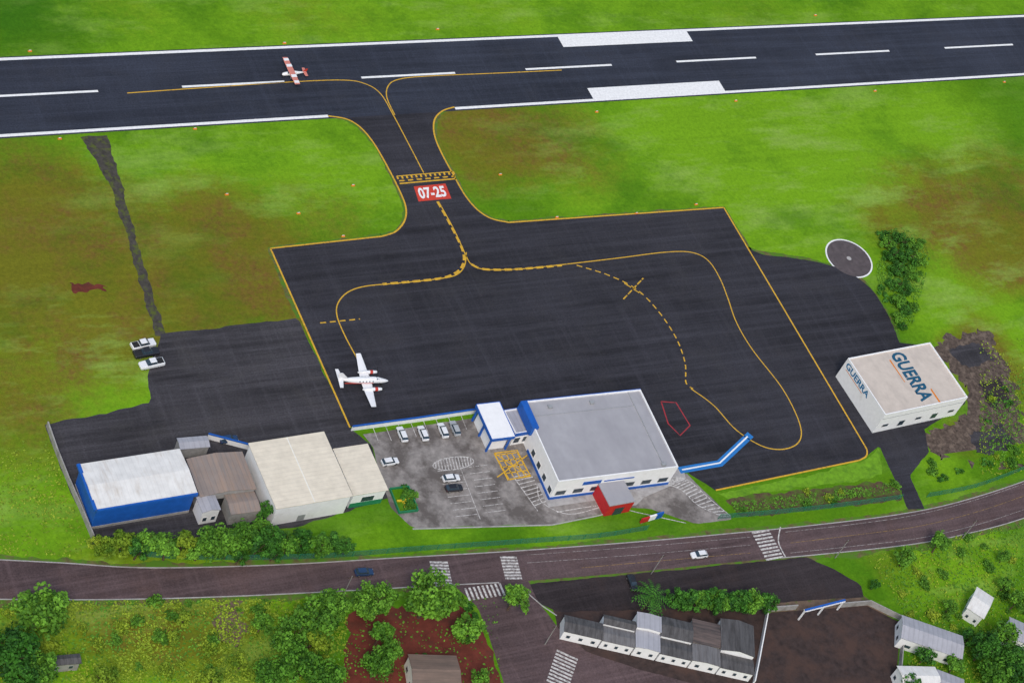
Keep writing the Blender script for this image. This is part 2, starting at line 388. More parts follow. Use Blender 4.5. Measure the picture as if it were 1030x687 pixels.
# ---------------------------------------------------------------- paved areas
def ry(px,py): return G(px,py).y
yb=(ry(0,137)+ry(1030,75)+ry(330,117))/3; yt=(ry(0,60)+ry(1030,17)+ry(558,36))/3; yc=(ry(47,95)+ry(987,46.5))/2
sheet('runway',[(-900,yb-.9),(1500,yb-.9),(1500,yt+.8),(-900,yt+.8)],.03,M['aspr'],'dark blue-grey asphalt runway between white edge lines',raw=True,cat='runway')
TL=[(330,117),(348,120),(362,128),(375,143),(387,163),(400,188),(408,208),(407,222),(398,233),(384,238)]
TR=[(457,108),(445,112),(437,121),(437,136),(444,154),(457,178),(468,197),(480,211),(494,220),(512,224)]
PL=catmull([G(*p) for p in TL],5); PR=catmull([G(*p) for p in TR],5)
BR=[(869,447),(872,453),(871,459),(864,463)]
def xy(P): return [(p.x,p.y) for p in P]
up=[(G(330,112).x,yb+2)]; up2=[(G(457,103).x,yb+2)]
ap=up+xy(PL)+xy([G(272,250),G(352,430),G(480,414),G(520,445),G(548,503),G(690,475),G(720,493)])+xy(list(reversed([G(*p) for p in BR])))+xy([G(728,209)])+xy(list(reversed(PR)))+up2
sheet('apron',ap,.024,M['asp'],'dark asphalt taxiway and aircraft apron',raw=True,cat='apron',rough=.22,step=1.0)
sheet('old_apron',[(163,336),(300,320),(352,430),(372,447),(392,500),(300,530),(200,540),(100,546),(75,505),(45,428),(152,405),(148,378)],.016,M['aspo'],'older streaky asphalt apron in front of the hangars',rough=.3,cat='apron')
ext=catmull([G(*p) for p in [(752,250),(768,256),(800,260),(832,266),(856,275),(876,291),(893,316),(905,345)]],5)
sheet('apron',xy(ext)+xy([G(*p) for p in [(934,348),(972,405),(930,432),(934,455),(915,478),(930,512),(912,512),(905,492),(884,448),(868,462),(800,345)]]),.016,M['asp'],'dark asphalt apron widening beside the hangar',rough=.12,step=1.2,cat='apron',raw=True)
sheet('drainage_strip',[(81,138),(107,136),(117,165),(127,205),(140,250),(155,300),(168,337),(157,338),(145,300),(128,240),(110,185)],.012,M['drain'],'dark gravel strip crossing the grass',rough=.35,step=.6,cat='path')
sheet('car_park',[(365,437),(480,420),(535,440),(548,503),(690,476),(738,522),(700,527),(655,512),(632,510),(600,518),(555,527),(415,531),(392,510),(375,450)],.03,M['conc'],'weathered grey paved car park',rough=.15,cat='car park')
sheet('pavement',[(540,486),(552,510),(600,503),(612,512),(640,508),(648,500),(690,482),(687,470)],.036,M['walk'],'light concrete paving around the terminal',cat='pavement')
sheet('earth_bank',[(728,503),(780,496),(840,489),(884,484),(903,492),(906,502),(860,508),(800,515),(745,520)],.009,M['bank'],'brown earth bank beside the road fence',rough=.6,step=1,cat='soil')
sheet('grass_edge',[(722,496),(780,484),(830,474),(866,465),(878,457),(882,448),(886,458),(888,472),(878,482),(830,487),(780,494),(732,503)],.011,M['lime'],'bright lime grass edge curving round the apron',rough=.5,step=1,cat='grass')
road=[(-60,560),(60,566),(150,571),(280,568),(400,561),(520,554),(640,545),(740,536),(820,528),(900,518),(960,506),(1030,484),(1100,455)]
road2=[(1100,495),(1030,521),(980,535),(920,547),(830,557),(740,565),(640,575),(530,584),(440,589),(250,599),(100,603),(-60,602)]
PA=catmull([G(*p) for p in road],6); PB=catmull([G(*p) for p in road2],6)
sheet('road',xy(PA)+xy(PB),.03,M['road'],'reddish-brown two-lane asphalt road',raw=True,cat='road')
sheet('road',[(455,587),(530,582),(540,602),(560,630),(590,655),(640,672),(700,688),(760,705),(600,720),(515,720),(505,680),(492,640),(480,610)],.022,M['road'],'side street joining the main road',rough=.1,cat='road')
sheet('forecourt',[(523,588),(640,577),(740,567),(812,560),(838,572),(866,588),(868,600),(776,606),(700,612),(560,615),(545,607)],.014,M['plaza'],'dark asphalt forecourt strip beside the road',rough=.2,cat='forecourt')
sheet('yard',[(772,616),(872,609),(906,626),(900,700),(752,700),(764,655)],.018,M['yard'],'walled dark brown asphalt yard',cat='yard')
sheet('dirt_lot',[(556,612),(775,606),(765,660),(760,705),(700,695),(640,675),(588,658),(560,636)],.011,M['yard'],'dark trodden ground around the houses',rough=.5,cat='soil')
sheet('dirt_lot',[(772,603),(868,598),(880,608),(910,624),(872,611),(772,618)],.011,M['dirt'],'strip of earth between forecourt and yard',rough=.4,cat='soil')
sheet('bare_soil',[(350,616),(400,612),(425,618),(465,612),(490,640),(505,680),(510,715),(350,715),(346,660)],.010,M['soil'],'dark red bare earth',rough=1.1,step=1,cat='soil')
sheet('bare_soil',[(210,612),(236,608),(246,630),(240,650),(222,648)],.010,M['dirt'],'brown bare earth patch',rough=1.8,step=.8,cat='soil')
sheet('bare_soil',[(938,347),(975,333),(1000,338),(1008,365),(1022,395),(1030,430),(1034,465),(1000,470),(960,462),(930,455),(928,436),(968,422),(976,400)],.009,M['rubble'],'large plot of dark bare rubble ground beside the hangar',rough=2.0,step=.8,cat='soil')
sheet('broken_paving',[(950,352),(985,344),(998,362),(975,372)],.013,M['aspo'],'dark broken paving slab on bare earth',rough=.9,step=.6,cat='paving')
sheet('broken_paving',[(985,385),(1008,380),(1014,402),(996,410)],.013,M['plaza'],'dark broken paving on bare earth',rough=1.0,step=.6,cat='paving')
sheet('broken_paving',[(975,436),(1010,428),(1020,450),(985,458)],.013,M['aspo'],'dark broken paving near the fence',rough=1.0,step=.6,cat='paving')
sheet('bare_soil',[(72,287),(90,284),(108,288),(105,295),(90,293),(76,293)],.010,M['soil'],'small red earth patch in the grass',rough=1.0,step=.5,cat='soil')
verge(PA,1.3,'trodden dirt edge of the road'); verge(PB,1.6,'trodden dirt edge of the road')
verge(PL,.8,'worn grass along the taxiway edge'); verge(PR,.8,'worn grass along the taxiway edge')
verge([G(384,238),G(272,250),G(300,320)],.8,'worn grass along the apron edge'); verge([G(512,224),G(728,209),G(757,256)],.8,'worn grass along the apron edge'); verge(ext,1.0,'worn grass along the apron edge')
def kerb(P,w=.3,h=.13,label='pale concrete kerb',m='walk',name='kerb'):
    mb=MB(); rs=[]
    P=[Vector((p.x,p.y,0)) for p in P]
    for i,p in enumerate(P):
        a=P[max(i-1,0)];b=P[min(i+1,len(P)-1)]; d=(b-a).normalized(); o=Vector((-d.y,d.x,0))*w/2
        rs.append([p+o,p+o+Vector((0,0,h)),p-o+Vector((0,0,h)),p-o])
    mb.rings(rs); o=mb.build(name,M[m]); tag(o,label,'kerb',kind='structure'); return o
kerb(PA,.22); kerb(PB[:28],.22); kerb(PB[44:],.22)
kerb([G(*p) for p in [(415,532),(555,528),(600,519),(632,511)]])
kerb([G(*p) for p in [(523,590),(545,609),(560,619)]],.22)
# ---------------------------------------------------------------- markings
mb=MB(); Z=.04
line_mb(mb,[Vector((-600,yt,0)),Vector((1400,yt,0))],.9,Z); 
line_mb(mb,[Vector((-600,yb,0)),Vector((G(330,117).x,yb,0))],.9,Z); line_mb(mb,[Vector((G(457,108).x,yb,0)),Vector((1400,yb,0))],.9,Z)
x0=G(47,95).x; per=(G(987,46.5).x-x0)/6
for k in range(-4,12): line_mb(mb,[Vector((x0+k*per-15,yc,0)),Vector((x0+k*per+13,yc,0))],.7,Z)
xa=G(560,36).x; xb=G(690,31).x; mb.face([(xa,yt-4.6,Z+.006),(xb,yt-4.6,Z+.006),(xb,yt-.1,Z+.006),(xa,yt-.1,Z+.006)])
xa=G(590,88).x; xb=G(722,80).x; mb.face([(xa,yb+.1,Z+.006),(xb,yb+.1,Z+.006),(xb,yb+4.6,Z+.006),(xa,yb+4.6,Z+.006)])
flat(mb,'runway_marking',M['white'],'white runway edge lines, centreline dashes and aiming blocks')
mb=MB(); W=.42
line_mb(mb,PL,W,Z); line_mb(mb,PR,W,Z)
line(mb,[TL[-1],(272,250)],W,Z,False); line(mb,[(272,250),(352,430)],W,Z,False)
line(mb,[TR[-1],(728,209)],W,Z,False); line(mb,[(728,209),(869,447)],W,Z,False)
line(mb,BR,W,Z); line(mb,[(864,463),(720,493)],W,Z,False)
line(mb,[(128,94),(200,89),(290,83),(345,81),(368,85),(383,95),(395,115),(412,147),(426,174)],.3,Z)
line(mb,[(565,71),(500,74),(430,77),(402,80),(391,86),(389,98),(397,116)],.3,Z)
line(mb,[(441,203),(456,230),(468,256)],.3,Z)
line(mb,[(469,254),(467,268),(458,277),(438,281),(400,285),(368,288),(350,294),(340,305),(339,318),(347,338),(360,362)],.3,Z)
line(mb,[(468,256),(474,266),(487,271),(520,271),(560,267),(620,260),(668,254),(695,254),(712,262),(724,280),(732,300),(741,325),(757,352),(785,388),(800,415),(806,435),(801,447),(785,452),(765,448),(740,432),(718,408),(695,391)],.3,Z)
line(mb,[(440,203),(455,230),(466,254),(465,268),(456,276),(438,281),(385,286)],.7,Z+.006,True,(2.0,1.0))
line(mb,[(474,266),(487,271),(520,271),(565,267)],.7,Z+.006,True,(2.0,1.0))
line(mb,[(580,267),(612,277),(640,291),(662,313),(680,340),(689,365),(690,385),(697,391)],.35,Z,True,(1.5,1.2))
line(mb,[(322,325),(362,321)],.35,Z,False,(1.5,1.0)); line(mb,[(627,301),(647,280)],.35,Z,False,(2.0,.5)); line(mb,[(628,285),(645,296)],.35,Z,False,(2.0,.5))
line(mb,[(402,185),(459,180)],.45,Z,False); line(mb,[(401.5,182.3),(458,177.5)],.45,Z,False,(1.5,1)); line(mb,[(399,177.5),(456,172.8)],.3,Z,False)
for k in range(13):
    a=G(400.5+k*4.7,180.5-k*.4); bq=G(399.3+k*4.7,177.6-k*.4); line_mb(mb,[a,bq],.5,Z+.004)
flat(mb,'taxiway_marking',M['yellow'],'yellow taxi guide lines and apron edge lines')
mb=MB(); quadpx(mb,[(421,203),(454,200),(448,185),(416,188)],Z+.01); flat(mb,'taxiway_marking',M['red'],'red painted rectangle on the taxiway')
bl,br,tl=G(423,200.5),G(450,198),G(419,189.5)
o=textobj('taxiway_lettering','07-25',(bl.x,bl.y,Z+.018),((br-bl).x,(br-bl).y,0),((tl-bl).x,(tl-bl).y,0),M['white'],off=.03); tag(o,'white painted numbers 07-25 on red rectangle','road marking',kind='structure')
mb=MB(); line(mb,[(665,404),(680,405),(694,428),(684,438),(672,426),(665,404)],.35,Z,False)
flat(mb,'apron_marking',M['redline'],'thin red painted outline on asphalt')
mb=MB(); line(mb,[(683,473),(724,466),(755,437)],1.9,Z,False); flat(mb,'walkway_marking',M['bluep'],'blue painted pedestrian walkway on the apron')
mb=MB(); line(mb,[(686,472.5),(724,465.5),(752,439)],.4,Z+.006,False); flat(mb,'walkway_marking',M['white'],'pale centre of the blue walkway')
mb=MB()
for i in range(8):
    a=(381+i*12.6,445-i*1.9); line(mb,[a,(a[0]-6,a[1]-15)],.14,.045,False)
for i in range(8):
    y=474+i*6.5; line(mb,[(440+i*2.6,y),(462+i*2.6,y-2.5)],.14,.045,False)
for i in range(8):
    y=470+i*6.5; line(mb,[(470+i*2.6,y),(490+i*2.6,y-2.5)],.14,.045,False)
line(mb,[(462,468),(483,522)],.14,.045,False)
c0=G(456,466); rx,ry_=5.2,1.7
isl=[c0+Vector((math.cos(k*math.pi/16)*rx,math.sin(k*math.pi/16)*ry_,0)) for k in range(33)]
line_mb(mb,isl,.22,.046)
for k in range(-6,7):
    x=k*.75; h=ry_*math.sqrt(max(0,1-(x/rx)**2)); line_mb(mb,[c0+Vector((x-.3,-h,0)),c0+Vector((x+.3,h,0))],.22,.045)
e1=catmull([G(*p) for p in [(640,492),(662,487),(684,492),(702,508),(728,520)]],6); e2=catmull([G(*p) for p in [(668,484),(680,480),(694,484),(712,500),(735,519)]],6)
line_mb(mb,e1,.2,.046); line_mb(mb,e2,.2,.046)
for k in range(0,len(e1)-1,1):
    if k+1<len(e2): line_mb(mb,[e1[k],e2[k+1]],.28,.045)
e3=catmull([G(*p) for p in [(540,487),(545,505),(572,517),(604,510)]],5)
line_mb(mb,e3,.2,.046)
for i in range(9): line(mb,[(516+i*2.6,480+i*3.6),(534+i*1.9,476+i*3.5)],.22,.045,False)
line(mb,[(516,479),(541,514)],.2,.047,False); line(mb,[(560,515),(610,508),(640,515),(690,526)],.2,.045)
flat(mb,'car_park_marking',M['whitew'],'worn white parking bay lines and hatching')
mb=MB()
for i in range(5):
    line(mb,[(498+i*3.5,458+i*6),(520+i*3.5,455+i*6)],.3,.046,False); line(mb,[(498+i*5.5,458-i*.7),(512+i*5.5,482-i*.7)],.3,.046,False)
line(mb,[(500,480),(530,458)],.3,.054,False); line(mb,[(497,456),(533,479)],.3,.058,False); line(mb,[(497,456),(520,453),(533,478),(511,483),(497,456)],.4,.062,False)
flat(mb,'car_park_marking',M['yellow'],'yellow hatched box on car park paving')
mb=MB()
def crossing(p0,p1,n,L,z=.046):
    a=G(*p0);b_=G(*p1); d=(b_-a).normalized(); s=Vector((-d.y,d.x,0))
    for i in range(n):
        p=a.lerp(b_,(i+.5)/n); line_mb(mb,[p-s*L/2,p+s*L/2],.5,z)
crossing((441,564),(446,588),8,4.2); crossing((511,559),(517,583),8,4); crossing((764,533),(780,563),9,5); crossing((468,598),(507,592),9,3.2); crossing((571,657),(560,690),10,5)
line(mb,[(785,530),(783,545),(790,560)],.3,.046)
flat(mb,'road_marking',M['whitew'],'worn white zebra crossings')
mb=MB()
line(mb,[(530,566),(640,558),(755,548)],.1,.046); line(mb,[(530,558),(640,550),(755,540)],.1,.046)
line(mb,[(790,535),(860,527),(920,518),(980,503),(1040,483)],.12,.046); line(mb,[(795,556),(860,549),(925,541),(985,527),(1040,509)],.12,.046)
flat(mb,'road_marking',M['faintw'],'faded white lane lines')
mb=MB(); line(mb,[(795,546),(860,538),(925,529),(985,514),(1040,495)],.12,.046); line(mb,[(585,571),(640,566),(755,556)],.12,.05)
flat(mb,'road_marking',M['fainty'],'faded yellow road centre line')
c=G(854,260); M['circ']=mat('circle_gravel',(.095,.078,.082),.3,.8,.9,c2=(.055,.048,.05),c2scale=.4)
for nm,r0,z,m,l in (('signal_circle',7.0,.012,'white','white painted ring'),('signal_circle',6.55,.018,'circ','dull dark disc inside a white ring'),('signal_circle',.7,.024,'walk','pale concrete disc in the middle of the circle')):
    sheet(nm,[(c.x+r0*math.cos(i*math.pi/24),c.y+r0*math.sin(i*math.pi/24)) for i in range(48)],z,M[m],l,raw=True)
# ---------------------------------------------------------------- buildings
def frame(quad,h):
    P=[G(x,y,h) for x,y in quad]; c=sum(P,Vector())/4
    u=((P[1]-P[0])+(P[2]-P[3])); v=((P[3]-P[0])+(P[2]-P[1]))
    W=u.length/2; D=v.length/2; u.normalize(); v.normalize()
    u2=Vector((-v.y,v.x,0)); 
    if u2.dot(u)<0: u2=-u2
    u=(u+u2).normalized(); return Vector((c.x,c.y,0)),math.atan2(u.y,u.x),W,D
def building(name,label,cat,quad,h,wall,roof,ridge=0,axis='x',over=.3,parapet=0,fascia=None,group=None,fr=None):
    c,a,W,D=fr or frame(quad,h); e=empty(name,c,a); tag(e,label,cat,group)
    w,d=W/2-over,D/2-over; mb=MB()
    if parapet:
        w,d=W/2,D/2; tk=.3
        for b_ in ((-w,w,-d,-d+tk),(-w,w,d-tk,d),(-w,-w+tk,-d+tk,d-tk),(w-tk,w,-d+tk,d-tk)): mb.box(*b_,0,h)
        mb.build('wall',M[wall],e)
        MB().box(-w+tk,w-tk,-d+tk,d-tk,h-parapet-.2,h-parapet).build('roof',M[roof],e)
    else:
        if ridge and axis=='x':
            pr=[(-d,0),(d,0),(d,h),(0,h+ridge),(-d,h)]; mb.rings([[( -w,y,z) for y,z in pr],[(w,y,z) for y,z in pr]])
        elif ridge:
            pr=[(-w,0),(w,0),(w,h),(0,h+ridge),(-w,h)]; mb.rings([[(x,-d,z) for x,z in pr],[(x,d,z) for x,z in pr]])
        else: mb.box(-w,w,-d,d,0,h)
        mb.build('wall',M[wall],e)
        rb=MB(); W2,D2=W/2,D/2; t=.14; z0=h+.02
        if ridge and axis=='x':
            k=ridge/d; zz=z0-k*over
            rb.rings([[(x,-D2,zz),(x,0,z0+ridge),(x,D2,zz),(x,D2,zz+t),(x,0,z0+ridge+t),(x,-D2,zz+t)] for x in (-W2,W2)])
        elif ridge:
            k=ridge/w; zz=z0-k*over
            rb.rings([[(-W2,y,zz),(0,y,z0+ridge),(W2,y,zz),(W2,y,zz+t),(0,y,z0+ridge+t),(-W2,y,zz+t)] for y in (-D2,D2)])
        else: rb.box(-W2,W2,-D2,D2,z0,z0+t)
        rb.build('roof',M[roof],e)
    return e,w,d
def panel(e,w,d,face,a,b,z0,z1,name,m,proud=.06,child=None):
    mb=MB()
    def bx(mb,a,b,z0,z1,p0,p1):
        if face=='front': mb.box(a,b,-d-p1,-d-p0,z0,z1)
        elif face=='back': mb.box(a,b,d+p0,d+p1,z0,z1)
        elif face=='left': mb.box(-w-p1,-w-p0,a,b,z0,z1)
        else: mb.box(w+p0,w+p1,a,b,z0,z1)
    bx(mb,a,b,z0,z1,.003,proud); o=mb.build(name,M[m],e)
    if child:
        mb=MB(); q=.1; bx(mb,a+q,b-q,z0+q,z1-q,proud,proud+.03); mb.build(child[0],M[child[1]],o)
    return o
def windows(e,w,d,face,n,z0,z1,frac=.55,m='wallw'):
    L=w if face in('front','back') else d; s=2*L/n
    for i in range(n):
        c=-L+s*(i+.5); panel(e,w,d,face,c-s*frac/2,c+s*frac/2,z0,z1,'window',m,.05,('pane','glass'))
e,w,d=building('hangar','white-roofed hangar with solid blue walls','hangar',[(76,467),(181,452),(200,500),(98,509)],7.2,'blue','r_white',.5,'x',.35)
panel(e,w,d,'front',-w,w,0,.8,'plinth','wallg',.1); panel(e,w,d,'left',-d,d,0,.8,'plinth','wallg',.1)
panel(e,w,d,'back',-w*.6,w*.6,0,5.4,'door','metal',.1)
W2,D2=w+.35,d+.35
MB().box(-W2-.5,-W2+.25,-D2,D2,7.0,7.55).build('fascia',M['blue'],e)
MB().box(-W2+.26,W2,-D2-.3,-D2+.1,6.6,7.45).build('fascia',M['blue'],e)
e,w,d=building('hangar','low hangar with weathered brown sheet roof','hangar',[(187,461),(243,455),(259,492),(201,500)],5,'wallg','r_brown',.8,'y',.3)
panel(e,w,d,'front',-w*.5,w*.5,0,3,'door','dark')
building('shed','flat grey shed roof behind the hangars','shed',[(178,441),(208,438),(211,449),(181,453)],3.5,'wallg','r_grey',.3,'x',.2)
building('annex','brown-roofed annex next to the hangar','shed',[(226,498),(256,494),(262,513),(232,519)],4,'wallg','r_brown',.4,'x',.2)
e,w,d=building('small_house','small white house with pale roof','house',[(198,500),(216,497),(222,512),(203,517)],4.5,'wallw','r_grey',.5,'y',.2)
windows(e,w,d,'front',2,1,2.4); 
e,w,d=building('hangar','large hangar with flat cream sheet roof and white walls','hangar',[(251,446),(326,434),(354,498),(277,514)],6.5,'wallw','r_cream',0,'y',.3)
panel(e,w,d,'front',-w*.3,-w*.1,0,2.2,'door','metal',.06); panel(e,w,d,'back',-w*.7,w*.7,0,5.3,'door','metal',.1)
MB().box(-.12,.12,-d-.2,d+.2,6.665,6.74).build('ridge_cap',M['wallc'],e)
e,w,d=building('hangar','smaller hangar with pale roof and green lower wall','hangar',[(335,451),(370,447),(390,492),(355,500)],5,'wallw','r_cream',0,'y',.3)
panel(e,w,d,'front',-w,w,0,1.6,'cladding','green',.08); panel(e,w,d,'front',-w*.4,w*.4,1.7,3.6,'window','wallw',.05,('pane','glass'))
panel(e,w,d,'right',-d,d,0,1.6,'cladding','green',.08)
# terminal
e,w,d=building('terminal','grey-roofed airport terminal with white walls and blue trim','airport terminal',[(533,405),(640,390),(685,467),(556,487)],7,'wallw','r_term',parapet=.35)
panel(e,w,d,'back',-w,w,5.6,7.08,'fascia','blue',.15)
MB().box(-w-.7,-w+1.0,d*.3,d-.2,4.6,7.45).build('blue_panel',M['blue'],e)
panel(e,w,d,'front',-w,w,0,.9,'plinth','blue',.1); panel(e,w,d,'left',-d,d*.2,0,.9,'plinth','blue',.1)
for i in range(7):
    c=-w+(2*w/7)*(i+.5); panel(e,w,d,'front',c-1.3,c+1.3,1.5,3.1,'window','metal',.05,('pane','glass'))
panel(e,w,d,'front',-w*.55,-w*.25,4.3,5.5,'sign_panel','blue',.08); panel(e,w,d,'front',-w*.2,w*.3,4.7,5.1,'sign_panel','blue',.08)
for i in range(4): 
    c=-d+.4+i*d*.3; panel(e,w,d,'left',c,c+1.6,1.4,3.2,'window','wallw',.05,('pane','glass'))
windows(e,w,d,'back',7,1.0,3.6,.8,'metal')
zr=6.655
MB().box(w-3.6,w-3.45,-d+.3,d-.3,zr,zr+.18).build('roof_rib',M['metal'],e)
MB().box(-w+.3,w-3.61,d*.62,d*.62+.12,zr,zr+.1).build('roof_rib',M['metal'],e)
for (x,y) in ((w*.78,-d*.9),(w*.1,d*.8),(-w*.6,d*.8)):
    MB().box(x-.5,x+.5,y-.4,y+.4,zr,zr+.6).build('roof_vent',M['metal'],e)
e,w,d=building('canopy_building','white and blue arrival block next to the terminal','building',[(508,413),(533,408),(545,431),(518,437)],4.5,'wallw','r_grey',parapet=.3)
panel(e,w,d,'back',-w,w,3.4,4.56,'fascia','blue',.12); panel(e,w,d,'front',-w,w,3.4,4.56,'fascia','blue',.12); windows(e,w,d,'front',3,.8,2.8,.7)
c,a,W,D=frame([(481,407),(503,404),(517,438),(494,443)],5.5); e=empty('canopy',c,a); tag(e,'tall white and blue entrance canopy on blue columns','canopy')
MB().box(-W/2,W/2,-D/2,D/2,5.2,5.5).build('roof',M['wallw'],e)
mb=MB()
for b_ in ((-W/2-.15,-W/2,-D/2,D/2),(W/2,W/2+.15,-D/2,D/2),(-W/2,W/2,-D/2-.15,-D/2),(-W/2,W/2,D/2,D/2+.15)): mb.box(*b_,4.7,5.6)
mb.build('fascia',M['blue'],e)
for sx in(-1,1):
    for k in (-1,0,1): MB().box(sx*(W/2-.5)-.2,sx*(W/2-.5)+.2,k*(D/2-.6)-.2,k*(D/2-.6)+.2,0,5.19).build('column',M['blue'],e)
MB().box(-W/2+.8,W/2-.8,-D/2+1,D/2-1,0,3.2).build('kiosk',M['wallw'],e)
c,a,W,D=frame([(603,486),(627,481),(638,503),(613,510)],4.2); e=empty('canopy',c,a); tag(e,'entrance porch with grey roof and solid red face','canopy')
MB().box(-W/2,W/2,-D/2,D/2,3.9,4.2).build('roof',M['r_term'],e)
MB().box(-W/2,W/2,-D/2+.02,-D/2+.3,.0,3.89).box(-W/2+.02,-W/2+.3,-D/2+.31,D/2-.2,0,3.89).build('wall',M['redc'],e)
MB().box(-W*.18,W*.18,-D/2-.06,-D/2+.015,0,2.6).build('door',M['glass'],e)
for k in(-1,1): MB().box(W/2-.5,W/2-.2,k*(D/2-.6)-.15,k*(D/2-.6)+.15,0,3.89).build('column',M['redc'],e)
# GUERRA hangar
e,w,d=building('hangar','white box-shaped hangar with dark teal GUERRA lettering','hangar',[(850,359),(936,346),(976,402),(891,414)],7.5,'wallw','r_pale',parapet=.3)
zr=7.5-.3+.02
textobj('roof_lettering','GUERRA',(-.6,d*.90,zr),(0,-2*d*.86,0),(4.6,0,0),M['teal'],e,.035)
MB().face([(-1.9,d*.7,zr),(-1.4,d*.7,zr),(-1.5,-d*.1,zr),(-1.7,-d*.1,zr)]).build('roof_emblem',M['orange'],e)
MB().face([(4.5,-d*.5,zr),(5.0,-d*.45,zr),(5.1,-d*.95,zr),(4.5,-d*.95,zr)]).build('roof_emblem',M['orange'],e)
textobj('wall_lettering','GUERRA',(-w-.02,d*.92,5.0),(0,-d*1.15,0),(0,0,1.9),M['tealb'],e,.03)
MB().face([(-w-.02,d*.85,4.5),(-w-.02,d*.0,4.5),(-w-.02,d*.0,4.7),(-w-.02,d*.85,4.7)]).build('wall_emblem',M['orange'],e)
for k in range(5):
    c0=-w*.8+k*w*.4; panel(e,w,d,'front',c0-1.0,c0+1.0,1.0 if k%2 else 2.0,3.0,'window','metal',.05,('pane','glass'))
panel(e,w,d,'front',-w,w,5.6,5.72,'trim','metal',.06)
def house(q,h,wall,roof,label,ridge=.8,axis='x',n=3,cat='house',fr=None):
    e,w,d=building('house',label,cat,q,h,wall,roof,ridge,axis,.15 if fr else .3,fr=fr); 
    windows(e,w,d,'front',n,1,2.0,.32,'metal')
    if not fr: windows(e,w,d,'left',2,1,2.1,.35,'metal')
    return e
# connected terrace of low buildings laid out along one frontage line
A0=G(562,643); A1=G(753,686); uu=(A1-A0); LL=uu.length; uu.normalize(); vv=Vector((-uu.y,uu.x,0)); ang=math.atan2(uu.y,uu.x)
def unit(s0,s1,t0,t1,h,wall,roof,label,ridge,axis,n=2):
    s0*=LL; s1*=LL; c=A0+uu*(s0+s1)/2+vv*(t0+t1)/2
    return house(None,h,wall,roof,label,ridge,axis,n,fr=(Vector((c.x,c.y,0)),ang,s1-s0-.04,t1-t0-.04))
unit(0,.20,0,4.4,3.2,'wallw','r_dark','white end house with dark fibre-cement roof',.5,'x',3)
unit(.20,.37,0,4.0,3.0,'wallw','r_mid','white unit with mid-grey sheet roof',.3,'x',3)
unit(.37,.50,0,4.6,3.4,'wallw','r_grey','white unit with light grey metal roof',.3,'y',2)
unit(.50,.67,0,4.2,3.0,'wallw','r_dark','low white unit with stained dark roof',.3,'x',3)
unit(.67,.82,0,4.6,3.2,'wallw','r_mid','white unit with weathered grey roof',.3,'y',2)
unit(.82,1.0,0,4.0,2.9,'wallw','r_dark','low white unit with black roof',.3,'x',3)
unit(.20,.37,4.05,6.6,3.6,'wallw','r_dark','rear building with black stained roof',.4,'x',2)
unit(.37,.50,4.65,8.8,4.3,'wallw','r_grey','taller rear building with light grey roof',.3,'y',2)
unit(.50,.67,4.25,9.6,3.7,'wallw','r_dark','rear building with dark stained roof',.6,'x',2)
unit(.67,.82,4.65,11.0,3.5,'wallg','r_darky','rear lean-to with rusty roof',.4,'x',2)
unit(.82,1.0,4.05,12.5,3.9,'wallw','r_dark','large rear building with black stained roof',.8,'y',2)
house([(908,622),(970,637),(966,659),(905,644)],4,'wallw','r_grey','house with light grey metal roof',.7,'x')
house([(905,672),(940,668),(946,690),(908,694)],4,'wallw','r_white','white-roofed house under trees',.6,'x')
house([(944,676),(972,682),(966,700),(940,694)],4,'wallw','r_grey','small house with metal roof',.4,'x',2)
house([(984,592),(1002,602),(988,620),(970,611)],4,'wallw','r_white','small white house with weathered roof',.6,'x',2)
house([(1016,622),(1045,632),(1040,650),(1012,640)],4,'wallw','r_grey','house with grey roof',.6,'x',2)
house([(412,659),(459,658),(464,692),(414,693)],4,'wallc','r_tile','house with dark brown tiled roof',.9,'x')
house([(46,660),(80,657),(82,667),(48,670)],3,'wallg','r_dark','open farm shed with dark roof',.3,'x',2,'shed')
def wall(px,h,t_,m,label,name='wall',cat='wall',top=None):
    P=[G(*p) for p in px]; c=P[0].copy(); e=empty(name,c); tag(e,label,cat)
    def rib(z0,z1,t_,nm,m):
        mb=MB()
        rs=[]
        for i,p in enumerate(P):
            a=P[max(i-1,0)];b_=P[min(i+1,len(P)-1)]; dd=(b_-a).normalized(); o=Vector((-dd.y,dd.x,0))*t_/2; q=p-c
            rs.append([q+o+Vector((0,0,z0)),q+o+Vector((0,0,z1)),q-o+Vector((0,0,z1)),q-o+Vector((0,0,z0))])
        mb.rings(rs); mb.build(nm,M[m],e)
    rib(0,h,t_,'panel',m)
    if top: rib(h,h+.3,t_+.1,'coping',top)
wall([(353,433),(420,424),(481,415)],1.4,.25,'wallw','low white wall with blue coping between apron and car park',top='blue')
wall([(47,429),(56,455),(68,485),(80,512),(93,543)],1.8,.3,'wallg','weathered grey boundary wall beside the hangars')
wall([(757,688),(761,668),(771,615)],1.6,.25,'wallw','white yard wall')
wall([(773,614.5),(800,612.5)],1.8,.25,'wallg','grey wall along the yard entrance'); wall([(844,610.5),(873,608),(908,625),(902,695)],1.8,.25,'wallg','grey boundary wall around the yard')
wall([(208,441),(250,452)],1.6,.25,'wallw','short white wall between hangars',top='blue')
